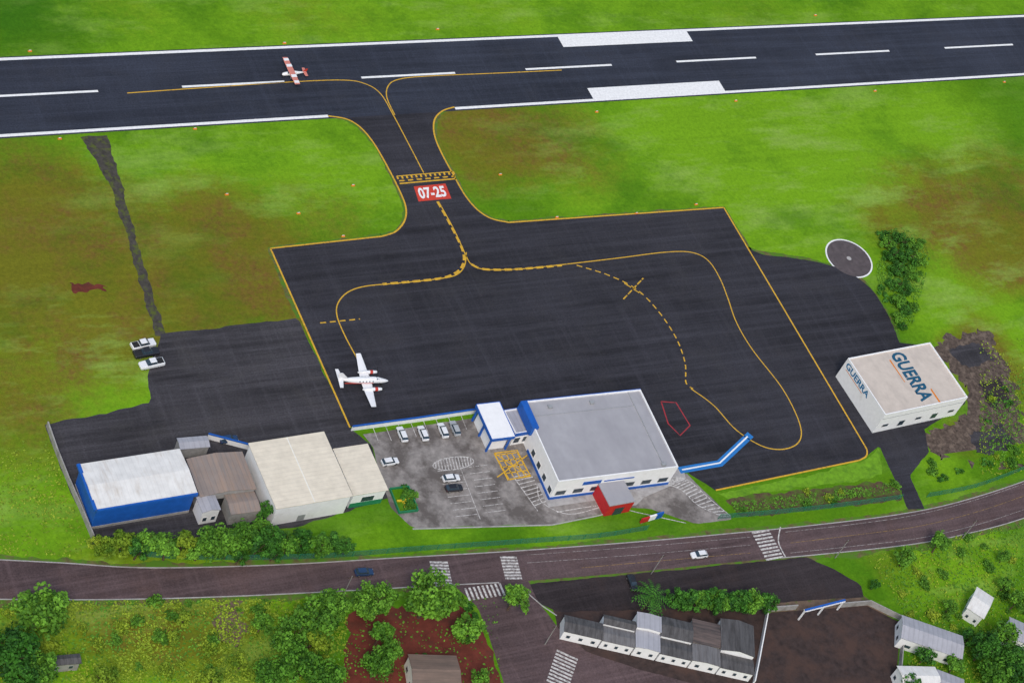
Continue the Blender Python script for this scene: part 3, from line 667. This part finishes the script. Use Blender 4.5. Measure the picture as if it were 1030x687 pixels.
def fence(px,label,sp=4.0,h=1.9):
    P=resample(catmull([G(*p) for p in px],5),sp); c=P[0].copy(); e=empty('fence',c); tag(e,label,'fence')
    mb=MB(); 
    for a,b_ in zip(P,P[1:]): 
        q,r=a-c,b_-c; mb.face([q,r,r+Vector((0,0,h)),q+Vector((0,0,h))])
    mb.build('mesh_panel',M['fence'],e)
    post=MB().cyl((0,0,0),(0,0,h+.15),.07,k=6).build('post',M['green'],e,(0,0,0))
    for p in P[1:]:
        o=post.copy(); COL.objects.link(o); o.parent=e; o.location=p-c
    mb=MB()
    for a,b_ in zip(P,P[1:]): mb.cyl(a-c+Vector((0,0,h)),b_-c+Vector((0,0,h)),.04,k=4)
    mb.build('rail',M['green'],e)
fence([(93,548),(150,560),(230,563),(330,561),(420,554),(520,547),(600,541),(650,533)],'green wire mesh fence beside the road verge')
fence([(722,522),(800,515),(860,508),(905,502)],'green wire mesh fence below the apron')
fence([(932,500),(975,492),(1010,480),(1060,460)],'green wire mesh fence beside the hangar plot')
# ---------------------------------------------------------------- trees
def leafquad(mb,tones,p,s,tone,bias=None):
    n=Vector((R.gauss(0,1),R.gauss(0,1),R.gauss(.5,1)))
    if bias: n=n*.7+bias
    n.normalize(); a=n.orthogonal().normalized(); a=Matrix.Rotation(R.uniform(0,6.28),3,n)@a; b_=n.cross(a)
    mb.v+=[tuple(p+a*s+b_*s*.2),tuple(p+b_*s*.7),tuple(p-a*s),tuple(p-b_*s*.6)]; k=len(mb.v)
    mb.f.append((k-4,k-3,k-2,k-1)); mb.m.append(0); tones+= [tone]*4
def finish(mb,tones,name,m,parent=None):
    me=bpy.data.meshes.new(name); me.from_pydata(mb.v,[],mb.f); me.materials.append(m)
    at=me.attributes.new('tone','FLOAT','POINT'); at.data.foreach_set('value',tones); me.update()
    o=bpy.data.objects.new(name,me); link(o,parent); return o
def make_tree(rad,m,clumps,leaves,ls,hz=1.0,squash=.75):
    e=empty('tree'); cz=rad*hz+rad*.25
    mb=MB(); mb.cyl((0,0,0),(.1*rad,0,cz*.55),rad*.075,rad*.05,7)
    for i in range(6):
        a=i*1.05+R.random(); mb.cyl((.1*rad,0,cz*.5),(math.cos(a)*rad*.6,math.sin(a)*rad*.6,cz+R.uniform(-.1,.4)*rad),rad*.04,rad*.012,5)
    mb.build('trunk',M['wood'],e)
    mb=MB(); tn=[]
    for i in range(clumps):
        while True:
            q=Vector((R.uniform(-1,1),R.uniform(-1,1),R.uniform(-.6,1)))
            if .45<q.length<1: break
        irr=1+.35*noise.noise(q*1.7+Vector((rad,clumps,i*.02)))
        c=Vector((q.x*rad*.8*irr,q.y*rad*.8*irr,cz+q.z*rad*squash*irr)); cr=rad*R.uniform(.18,.32); tc=R.uniform(.1,1.0)
        for k in range(leaves):
            dd=Vector((R.gauss(0,1),R.gauss(0,1),R.gauss(0,1))).normalized(); p=c+dd*cr*R.uniform(.6,1.1)
            leafquad(mb,tn,p,ls*R.uniform(.6,1.3),min(1,max(0,tc+R.uniform(-.25,.25))),dd*.9+Vector((0,0,.3)))
    finish(mb,tn,'crown',m,e); e['rad']=rad; e['cz']=cz; return e
protos={}
protos['L']=[make_tree(5.5,M['leafd'],48,54,.40),make_tree(5.5,M['leafm'],50,54,.42,1.1),make_tree(5.5,M['leafm'],40,56,.42,.9,.65)]
protos['S']=[make_tree(2.8,M['leafd'],22,46,.28),make_tree(2.8,M['leafm'],24,46,.28,1.1),make_tree(2.8,M['leafy'],20,46,.28,.8,.6)]
protos['B']=[make_tree(2.8,M['leafd'],20,44,.28,.30,.5),make_tree(2.8,M['leafm'],20,44,.28,.30,.5),make_tree(2.8,M['leafd'],20,44,.28,.35,.45)]
def tree(px,py,r,kind=None,label=None,group=None,v=None):
    k=kind or ('L' if r>3.8 else 'S'); pr=protos[k][R.randrange(3) if v is None else v]; s=r/pr['rad']
    g=G(px,py,pr['cz']*s); o=clone(pr,(g.x,g.y,0),R.uniform(0,6.28),(s*R.uniform(.9,1.1),s*R.uniform(.9,1.1),s*R.uniform(.85,1.15)))
    tag(o,label or ('broad leafy green tree with uneven crown' if k=='L' else 'small bushy green tree'),'tree',group)
    for q in ('rad','cz'):
        if q in o: del o[q]
gb='trees behind the hangars'
for x,y,r in [(108,552,3),(122,547,3.2),(138,553,2.8),(152,546,3.4),(168,552,3.0),(184,549,3.4),(200,553,2.8),(214,545,4.0),(230,550,3.3),(244,543,4),(258,549,3.4),(262,530,2.8),(266,515,2.3),(274,543,3.8),(290,548,3.0),(304,544,3.2),(320,550,2.8),(334,545,2.8),(348,550,2.3),(275,556,2.4),(240,560,2.2),(96,545,2)]: tree(x,y,r,group=gb,v=R.choice([0,1,1,0,2]))
for x,y,r,v in [(40,612,5.8,1),(12,655,5.6,0),(38,672,4.2,1),(22,684,4,0),(292,640,4.4,1),(318,622,5,1),(335,606,4.2,1),(302,668,4.6,1),(325,682,4.5,1),(272,676,4,1),(314,648,3.6,2),(372,604,4.3,1),(388,600,3.6,1),(432,600,6.0,1),(452,606,3.6,1),(473,632,3.8,1),(383,636,3.4,1),(380,667,4.0,1),(396,655,2.8,1),(518,600,3.8,1),(484,682,2.4,1),(105,682,3,2),(240,668,2.6,2),(212,684,2.8,2),(175,640,1.8,2),(262,628,2.6,1),(185,622,2,2),
 (945,546,3.0,1),(912,560,2.8,1),(990,652,4.0,0),(1008,640,3.8,1),(975,640,2.6,0),(1020,660,4.2,0),(1002,676,4.5,1),(930,660,2.6,0),(962,668,2.8,1),(1022,605,2.8,1),(955,610,2.0,1),(1010,560,1.8,1),(880,588,1.6,0),(1025,682,4,0),(915,690,3,0),(1012,588,2.2,1)]: tree(x,y,r,v=v)
for x,y,r,v in [(893,246,2.6,1),(906,242,2.9,0),(920,247,2.7,1),(898,257,3.0,0),(912,259,3.3,0),(925,262,2.6,1),(903,271,3.0,0),(917,275,3.0,1),(900,286,2.8,0),(911,290,2.8,0),(904,303,2.5,1),(911,312,2.2,0),(903,320,2.0,1),(908,328,1.6,0)]: tree(x,y,r,'B',label='low dense green shrubby tree in a thicket',group='thicket beside the gravel circle',v=v)
for i in range(13): tree(682+i*7.6+R.uniform(-1.5,1.5),602+i*.4+R.uniform(-1.5,1.5),2.6+R.random()*.6,'S',group='dense tree row beside the forecourt',v=R.choice([0,0,1]))
for L in protos.values():
    for p in L:
        for c in list(p.children): bpy.data.objects.remove(c)
        bpy.data.objects.remove(p)
def bushmesh(m,seed):
    mb=MB(); tn=[]
    for i in range(7):
        c=Vector((R.uniform(-.8,.8),R.uniform(-.8,.8),R.uniform(.25,.75))); tc=R.uniform(.2,.8)
        for k in range(30):
            dd=Vector((R.gauss(0,1),R.gauss(0,1),R.gauss(0,1))).normalized(); p=c+dd*R.uniform(.25,.5); p.z=max(.03,p.z)
            leafquad(mb,tn,p,.2*R.uniform(.6,1.3),min(1,max(0,tc+R.uniform(-.25,.25))),dd*.8)
    return finish(mb,tn,'bush',m)
bp=[bushmesh(M['leafd'],1),bushmesh(M['leafm'],2),bushmesh(M['leafy'],3)]
def pip(x,y,P):
    c=False; j=len(P)-1
    for i in range(len(P)):
        if (P[i][1]>y)!=(P[j][1]>y) and x<(P[j][0]-P[i][0])*(y-P[i][1])/(P[j][1]-P[i][1])+P[i][0]: c=not c
        j=i
    return c
areas=[([(0,608),(340,604),(345,687),(0,687)],46,[1,2,2,2,1]),([(880,555),(1030,530),(1030,687),(975,687),(912,620)],26,[1,1,2]),([(885,235),(930,235),(935,265),(915,335),(896,335),(880,290)],10,[1,1,0]),([(990,400),(1030,380),(1030,470),(990,475)],9,[0,1,2]),([(930,462),(985,465),(960,488),(930,490)],6,[1,0]),([(95,548),(350,552),(345,560),(95,558)],14,[1,0]),([(735,505),(900,484),(905,497),(740,516)],8,[1,2]),([(350,620),(480,612),(500,687),(350,687)],6,[0,1]),([(400,492),(414,490),(420,510),(406,514)],5,[1,0])]
for A,n,ch in areas:
    k=0
    while k<n:
        x=R.uniform(min(a[0] for a in A),max(a[0] for a in A)); y=R.uniform(min(a[1] for a in A),max(a[1] for a in A))
        if not pip(x,y,A): continue
        k+=1; b0=bp[R.choice(ch)]; o=b0.copy(); COL.objects.link(o); g=G(x,y); s=R.uniform(.6,1.5); o.location=(g.x,g.y,0); o.rotation_euler=(0,0,R.uniform(0,6)); o.scale=(s*1.3,s*1.1,s)
        tag(o,'low leafy green bush','bush','wild bushes')
for b0 in bp: bpy.data.objects.remove(b0)
for m_,cov,lab in ((M['leafm'],[([(0,606),(348,602),(352,687),(0,687)],2200),([(85,545),(250,558),(350,556),(352,540),(250,530),(110,540)],3000),([(870,560),(1030,525),(1030,687),(912,687),(910,620)],2600),([(882,238),(905,228),(930,240),(935,262),(918,325),(902,338),(882,285)],1800),([(985,395),(1030,375),(1030,475),(985,475)],900),([(735,505),(900,486),(908,495),(740,518)],1000),([(340,610),(500,600),(505,687),(350,687)],400)],'patchy wild undergrowth and tall grass'),
  (M['leafy'],[([(0,606),(348,602),(352,687),(0,687)],8000),([(870,560),(1030,525),(1030,687),(912,687),(910,620)],2000),([(985,345),(1030,340),(1030,475),(985,480)],600),([(0,440),(45,440),(90,545),(80,560),(0,558)],900)],'yellow-green wild grass tufts')):
    mb=MB(); tn=[]
    for A,n in cov:
        x0_,x1_=min(a[0] for a in A),max(a[0] for a in A); y0_,y1_=min(a[1] for a in A),max(a[1] for a in A); k=0; tries=0
        while k<n and tries<n*8:
            tries+=1
            x=R.uniform(x0_,x1_); y=R.uniform(y0_,y1_)
            if not pip(x,y,A): continue
            g=G(x,y); dn=noise.noise(g*.12)+.5*noise.noise(g*.4)
            if m_ is M['leafy']: dn=-dn
            if dn<R.uniform(-.5,.4): continue
            k+=1; hh=max(.08,.3+dn*.8); leafquad(mb,tn,Vector((g.x,g.y,R.uniform(.05,hh))),R.uniform(.15,.36),min(1,max(0,.5+dn*.4+R.uniform(-.3,.3))),Vector((0,0,1.6)))
    o=finish(mb,tn,'undergrowth',m_); tag(o,lab,'undergrowth',kind='stuff')
# palm
g=G(655,600,5.5); e=empty('palm_tree',(g.x,g.y,0)); tag(e,'tall palm tree with drooping fronds beside the forecourt','tree')
MB().cyl((0,0,0),(.2,0,5.5),.28,.18,8).build('trunk',M['wood'],e)
mb=MB(); tn=[]
for i in range(30):
    a=i*2.4; el=R.uniform(.1,1.0); L=R.uniform(4.2,5.8); pr=[]
    for k in range(9):
        t=k/8; r=L*t; z=5.5+math.sin(el)*r-1.5*t*t*L*.5; pr.append(Vector((.2+math.cos(a)*r*math.cos(el*.7),math.sin(a)*r*math.cos(el*.7),z)))
    for k in range(8):
        w_=.7*math.sin((k+.6)/9*math.pi); sd=Vector((-math.sin(a),math.cos(a),0))
        for sg in(-1,1):
            mb.v+=[tuple(pr[k]),tuple(pr[k].lerp(pr[k+1],.7)),tuple(pr[k+1]+sd*sg*w_-Vector((0,0,.15))),]; q=len(mb.v); mb.f.append((q-3,q-2,q-1)); mb.m.append(0); tn+=[R.uniform(.2,.8)]*3
finish(mb,tn,'crown',M['leafd'],e)
# ---------------------------------------------------------------- cars
def make_car(paint,pickup=False):
    e=empty('car'); mb=MB()
    def sec(x,zb,zt,w): return [(x,-w,zb+.1),(x,-w*.96,zt-.12),(x,-w*.8,zt),(x,w*.8,zt),(x,w*.96,zt-.12),(x,w,zb+.1),(x,w*.8,zb),(x,-w*.8,zb)]
    if pickup:
        S=[(2.55,.4,.8,.75),(2.4,.32,.98,.88),(1.1,.3,1.1,.93),(-.6,.3,1.12,.93),(-2.5,.32,1.12,.92),(-2.62,.4,1.05,.88)]
    else: S=[(2.12,.32,.62,.66),(2.0,.26,.78,.8),(1.0,.22,.93,.87),(-1.3,.22,.97,.87),(-2.0,.26,.95,.82),(-2.12,.34,.82,.72)]
    mb.rings([sec(*s) for s in S]); mb.build('body',paint,e)
    if pickup: a,b_,c,d_,h=1.15,-1.0,.45,-.8,1.75
    else: a,b_,c,d_,h=1.0,-1.95,.3,-1.45,1.43
    z0=S[3][2]-.04
    MB().hull([(a,-.76,z0),(a,.76,z0),(b_,.76,z0),(b_,-.76,z0)],[(c,-.6,h-.05),(c,.6,h-.05),(d_,.58,h-.05),(d_,-.58,h-.05)]).build('window',M['glass'],e)
    MB().hull([(c+.06,-.62,h-.05),(c+.06,.62,h-.05),(d_-.05,.6,h-.05),(d_-.05,-.6,h-.05)],[(c-.05,-.55,h+.02),(c-.05,.55,h+.02),(d_+.05,.54,h+.02),(d_+.05,-.54,h+.02)]).build('roof',paint,e)
    if pickup: MB().box(-2.45,-1.1,-.72,.72,1.121,1.13).build('load_bed',M['dark'],e)
    wx=1.55 if pickup else 1.3
    for x in(-wx,wx):
        for y in(-.78,.78):
            s=1 if y>0 else -1
            w_=MB().cyl((x,y-.1,.33),(x,y+.1,.33),.33,k=14).build('wheel',M['tyre'],e); MB().cyl((x,y+s*.1,.33),(x,y+s*.12,.33),.2,k=10).build('rim',M['chrome'],w_)
    xf=S[1][0]+.01; 
    for y in(-.55,.55):
        MB().box(xf-.06,xf+.07,y-.14,y+.14,.58,.70).build('headlight',M['lamp'],e)
        xr=S[-2][0]; MB().box(xr-.09,xr+.02,y*1.1-.12,y*1.1+.12,.7,.85).build('tail_light',M['lampr'],e)
    return e
cars={k:make_car(M[k]) for k in('cw','cb','ck','cs')}; cars['pk']=make_car(M['ck'],True); cars['pw']=make_car(M['cw'],True)
def car(k,a,b_,label,group=None,name='parked_car',cat='car',s=1.0):
    A=G(*a,.5);B_=G(*b_,.5); c=(A+B_)/2; d=B_-A; o=clone(cars[k],(c.x,c.y,.046),math.atan2(d.y,d.x),s); o.name=name; tag(o,label,cat,group)
gp='cars parked in the car park'
car('cw',(407,443),(402,431),'white hatchback parked beside the white wall',gp)
car('cw',(428,442),(423,430),'white hatchback parked beside the white wall',gp)
car('cw',(448,439),(443,427),'white hatchback parked beside the white wall',gp)
car('cs',(460,437),(455,425),'silver car parked at the end of the row',gp)
car('cw',(383,466),(401,463),'white car standing alone on the car park',gp)
car('cw',(444,482),(463,480),'white car parked in a marked bay',gp)
car('ck',(447,492),(466,490),'black car parked in a marked bay',gp)
car('cb',(357,576),(375,575),'dark blue car driving on the road',None,'car')
car('cw',(712,557),(694,559),'white car driving on the road',None,'car')
car('ck',(633,578),(639,594),'black car at the forecourt entrance',None,'car')
gt='trucks beside the apron'
car('pw',(131,350),(157,344),'white pickup truck parked on grass edge',gt,'parked_pickup','pickup truck',1.12)
car('pk',(134,358),(160,353),'black pickup truck parked between white ones',gt,'parked_pickup','pickup truck',1.15)
car('pw',(164,364),(140,369),'white pickup truck parked on the apron edge',gt,'parked_pickup','pickup truck',1.12)
car('cb',(222,443),(238,441),'dark blue car behind the hangars',None)
def rmtree(o):
    for c in list(o.children): rmtree(c)
    bpy.data.objects.remove(o)
for c in cars.values(): rmtree(c)
# ---------------------------------------------------------------- aircraft
A=(G(338,380,1.8)+G(392,385,1.8))/2
e=empty('airplane',(A.x,A.y,.045),math.radians(-7.5)); tag(e,'white twin-propeller airplane parked on the apron','airplane')
MB().loft([(6.3,0,1.45,.05,.05),(6.1,0,1.47,.22,.2),(5.4,0,1.52,.45,.42),(4.5,0,1.62,.62,.6),(3.6,0,1.8,.72,.78),(2.6,0,1.85,.76,.84),(-1.5,0,1.85,.76,.84),(-3.2,0,1.95,.6,.66),(-5,0,2.15,.32,.38),(-6.1,0,2.3,.12,.18)],16).build('fuselage',M['air'],e,smooth=True)
mb=MB()
for s in(-1,1):
    mb.wing((2.3,-.4,0,1.25),(1.95,-.25,s*2.6,1.35)); mb.wing((1.95,-.25,s*2.6,1.35),(1.3,.1,s*7.8,1.9))
mb.build('wing',M['air'],e)
for s in(-1,1):
    n_=MB().loft([(4.1,s*2.5,1.65,.2,.2),(3.9,s*2.5,1.62,.36,.36),(2.8,s*2.5,1.6,.46,.48),(1.2,s*2.5,1.55,.44,.42),(-.6,s*2.5,1.5,.2,.15)],12).build('engine',M['air'],e,smooth=True)
    MB().loft([(3.0,s*2.5,1.61,.475,.49),(2.6,s*2.5,1.6,.48,.495),(2.3,s*2.5,1.6,.47,.48)],12).build('engine_band',M['airr'],n_)
    mb=MB(); mb.cyl((4.1,s*2.5,1.65),(4.5,s*2.5,1.65),.2,.04,10)
    for q in range(4):
        an=q*math.pi/2+.5; y,z=math.cos(an),math.sin(an); p=Vector((4.2,s*2.5,1.65)); v=Vector((0,y,z)); t_=Vector((.06,-z*.09,y*.09))
        mb.hull([p-t_,p+t_,p+v*1.2+t_*.8,p+v*1.2-t_*.8],[p-t_+Vector((.04,0,0)),p+t_+Vector((.04,0,0)),p+v*1.2+t_*.8+Vector((.04,0,0)),p+v*1.2-t_*.8+Vector((.04,0,0))])
    mb.build('propeller',M['dark'],n_)
mb=MB(); mb.rings([[(-3.6,-.1,2.3),(-3.6,.1,2.3),(-6.0,.06,2.4),(-6.0,-.06,2.4)],[(-5.6,-.06,4.5),(-5.6,.06,4.5),(-6.7,.04,4.5),(-6.7,-.04,4.5)]]); mb.build('tail_fin',M['air'],e)
mb=MB()
for s in(-1,1): mb.wing((-5.0,-6.3,0,2.5),(-5.6,-6.4,s*2.7,2.6),.1)
mb.build('tailplane',M['air'],e)
mb=MB().hull([(4.3,-.5,2.0),(4.3,.5,2.0),(3.2,.66,2.15),(3.2,-.66,2.15)],[(3.8,-.3,2.45),(3.8,.3,2.45),(3.1,.36,2.62),(3.1,-.36,2.62)]); mb.build('windscreen',M['glass'],e)
for s in(-1,1):
    for i in range(5): MB().cyl((2.2-i*.8,s*.66,2.1),(2.2-i*.8,s*.77,2.1),.17,k=8).build('cabin_window',M['glass'],e)
    MB().box(-4.6,2.4,s*.7-.09,s*.7+.09,1.55,1.65).build('stripe',M['airr'],e)
for x,y in((4.9,0),(1.2,2.5),(1.2,-2.5)):
    w_=MB().cyl((x,y-.12,.33),(x,y+.12,.33),.33,k=12).build('wheel',M['tyre'],e); MB().cyl((x,y,.4),(x,y,1.4),.07).build('strut',M['metal'],w_)
A=G(294,73,1.8)
e=empty('airplane',(A.x,A.y,.045),math.radians(180)); tag(e,'small red and white high-wing airplane on the runway','airplane'); k=.95; e.scale=(k,k,k)
MB().loft([(2.9,0,1.3,.2,.2),(2.5,0,1.3,.45,.42),(1.5,0,1.4,.55,.55),(.6,0,1.55,.58,.72),(-.8,0,1.55,.52,.66),(-2.5,0,1.6,.25,.3),(-4.0,0,1.7,.08,.14)],14).build('fuselage',M['air'],e,smooth=True)
mb=MB()
for s in(-1,1): mb.wing((1.3,-.5,0,2.35),(1.2,-.3,s*5.2,2.45),.1,0)
mb.build('wing',M['airp'],e)
for s in(-1,1):
    MB().box(-.3,1.1,s*4.3-.45,s*4.3+.45,2.49,2.56).build('wing_stripe',M['air'],e)
    MB().box(-.4,1.15,s*2.0-.5,s*2.0+.5,2.47,2.54).build('wing_stripe',M['air'],e)
    MB().cyl((.6,s*.5,1.1),(.7,s*2.8,2.35),.05).build('wing_strut',M['air'],e)
mb=MB()
for s in(-1,1): mb.wing((-3.2,-4.2,0,1.75),(-3.4,-4.2,s*1.6,1.75),.1)
mb.build('tailplane',M['airp'],e)
MB().rings([[(-3.0,-.06,1.8),(-3.0,.06,1.8),(-4.2,.04,1.8),(-4.2,-.04,1.8)],[(-3.8,-.04,2.9),(-3.8,.04,2.9),(-4.4,.03,2.9),(-4.4,-.03,2.9)]]).build('tail_fin',M['airr'],e)
MB().box(2.92,2.98,-.07,.07,.4,2.2).build('propeller',M['dark'],e)
MB().hull([(1.5,-.5,1.85),(1.5,.5,1.85),(.9,.52,1.9),(.9,-.52,1.9)],[(1.1,-.38,2.25),(1.1,.38,2.25),(.8,.4,2.27),(.8,-.4,2.27)]).build('windscreen',M['glass'],e)
for x,y in((2.2,0),(.4,1.2),(.4,-1.2)):
    w_=MB().cyl((x,y-.08,.24),(x,y+.08,.24),.24,k=10).build('wheel',M['tyre'],e); MB().cyl((x,y,.3),(x,y*.3,1.1),.05).build('strut',M['metal'],w_)
# ---------------------------------------------------------------- street furniture
def pole(px,py,rz=0):
    g=G(px,py); e=empty('utility_pole',(g.x,g.y,0),rz); tag(e,'slim concrete utility pole with wooden crossarm','utility pole','poles along the road')
    MB().cyl((0,0,0),(0,0,7.5),.13,.08,8).build('pole',M['polec'],e); MB().box(-.9,.9,-.05,.05,6.9,7.02).build('crossarm',M['wood'],e)
    for x in(-.8,-.3,.3,.8): MB().cyl((x,0,7.02),(x,0,7.2),.05,k=6).build('insulator',M['dark'],e)
for x,y in[(345,599),(548,648),(655,577),(840,561),(968,541)]: pole(x,y,rz=.1)
A=G(803,623);B_=G(842,613); c=(A+B_)/2; d=B_-A; e=empty('gate',(c.x,c.y,0),math.atan2(d.y,d.x)); tag(e,'blue and white gate frame at the yard entrance','gate'); L=d.length/2
for x in(-L,0,L): MB().box(x-.15,x+.15,-.15,.15,0,3.6).build('post',M['wallw'],e)
MB().box(-L-.15,L+.15,-.35,.35,3.61,3.9).build('beam',M['wallw'],e); MB().box(-L-.15,L+.15,-.2,.2,3.91,4.25).build('beam',M['blue'],e)
A=G(643,527);B_=G(664,521); c=(A+B_)/2; d=B_-A; e=empty('totem_sign',(c.x,c.y,0),math.atan2(d.y,d.x)); tag(e,'blue, white and red roadside sign panel','sign'); L=d.length/2
MB().box(-L,-L*.3,-.2,.2,.5,2.1).build('panel',M['redc'],e); MB().box(-L*.3+.003,L*.35,-.2,.2,.5,2.3).build('panel',M['wallw'],e); MB().box(L*.35+.003,L,-.2,.2,.5,2.5).build('panel',M['blue'],e)
for x in(-L*.8,L*.8): MB().box(x-.1,x+.1,-.1,.1,0,.49).build('post',M['metal'],e)
c,a,W,D=frame([(392,491),(411,489),(421,513),(401,516)],.5); e=empty('garden_bed',c,a); tag(e,'fenced green garden bed with yellow edging in the car park','flower bed')
mb=MB()
for b_ in((-W/2,W/2,-D/2,-D/2+.2),(-W/2,W/2,D/2-.2,D/2),(-W/2,-W/2+.2,-D/2+.2,D/2-.2),(W/2-.2,W/2,-D/2+.2,D/2-.2)): mb.box(*b_,0,.8)
mb.build('frame',M['green'],e); MB().box(-W/2+.2,W/2-.2,-D/2+.2,D/2-.2,0,.2).build('planting',M['grass'],e)
MB().box(-W*.35,W*.35,-D*.05,D*.02,.203,.5).build('bar',M['yel'],e); MB().box(-W*.1,0,-D*.35,-D*.06,.203,.5).build('bar',M['yel'],e)
mk=None
for i,(x,y) in enumerate([(30,52),(286,44),(440,30),(820,16),(355,187),(228,196),(503,176),(600,113),(740,102),(880,92),(1010,83),(345,238),(300,215),(196,130),(60,140),(640,215),(560,219),(700,206)]):
    g=G(x,y)
    if mk is None:
        mk=empty('runway_marker',(g.x,g.y,0)); MB().hull([(-.5,-.25,0),(.5,-.25,0),(.5,.25,0),(-.5,.25,0)],[(-.45,-.06,.35),(.45,-.06,.35),(.45,.06,.35),(-.45,.06,.35)]).build('marker_board',M['orange'],mk); MB().box(-.3,.3,-.06,.06,.35,.42).build('marker_cap',M['wallw'],mk); o=mk
    else: o=clone(mk,(g.x,g.y,0),0)
    tag(o,'small orange marker board on the grass','runway marker','runway edge markers')
# ---------------------------------------------------------------- camera, light
cam=bpy.data.cameras.new('camera'); co=bpy.data.objects.new('camera',cam); COL.objects.link(co)
right=Vector((vx.x,vy.x,-vn.x)); down=Vector((vx.y,vy.y,-vn.y)); fwd=Vector((vx.z,vy.z,-vn.z))
mm=Matrix((( right.x,-down.x,-fwd.x,0),(right.y,-down.y,-fwd.y,0),(right.z,-down.z,-fwd.z,H),(0,0,0,1)))
co.matrix_world=mm; cam.sensor_width=36; cam.lens=36*F/1030; cam.clip_start=5; cam.clip_end=20000; scene.camera=co
w=bpy.data.worlds.new('World'); scene.world=w; w.use_nodes=True; t=w.node_tree
bg=t.nodes['Background']; sky=t.nodes.new('ShaderNodeTexSky'); sky.sky_type='NISHITA'; sky.sun_disc=False
EL=math.radians(52); AZ=math.radians(215)
sky.sun_elevation=EL; sky.sun_rotation=AZ; sky.air_density=1.5; sky.dust_density=3
t.links.new(sky.outputs[0],bg.inputs[0]); bg.inputs[1].default_value=.145
sl=bpy.data.lights.new('sun','SUN'); sl.energy=1.5; sl.angle=math.radians(14); sl.color=(1,.96,.9)
so=bpy.data.objects.new('sun',sl); COL.objects.link(so)
dirv=Vector((math.sin(AZ)*math.cos(EL),math.cos(AZ)*math.cos(EL),math.sin(EL)))
so.rotation_euler=dirv.to_track_quat('Z','Y').to_euler(); so.location=(250,250,200)
scene.view_settings.view_transform='Standard'; scene.view_settings.look='None'; scene.view_settings.exposure=0
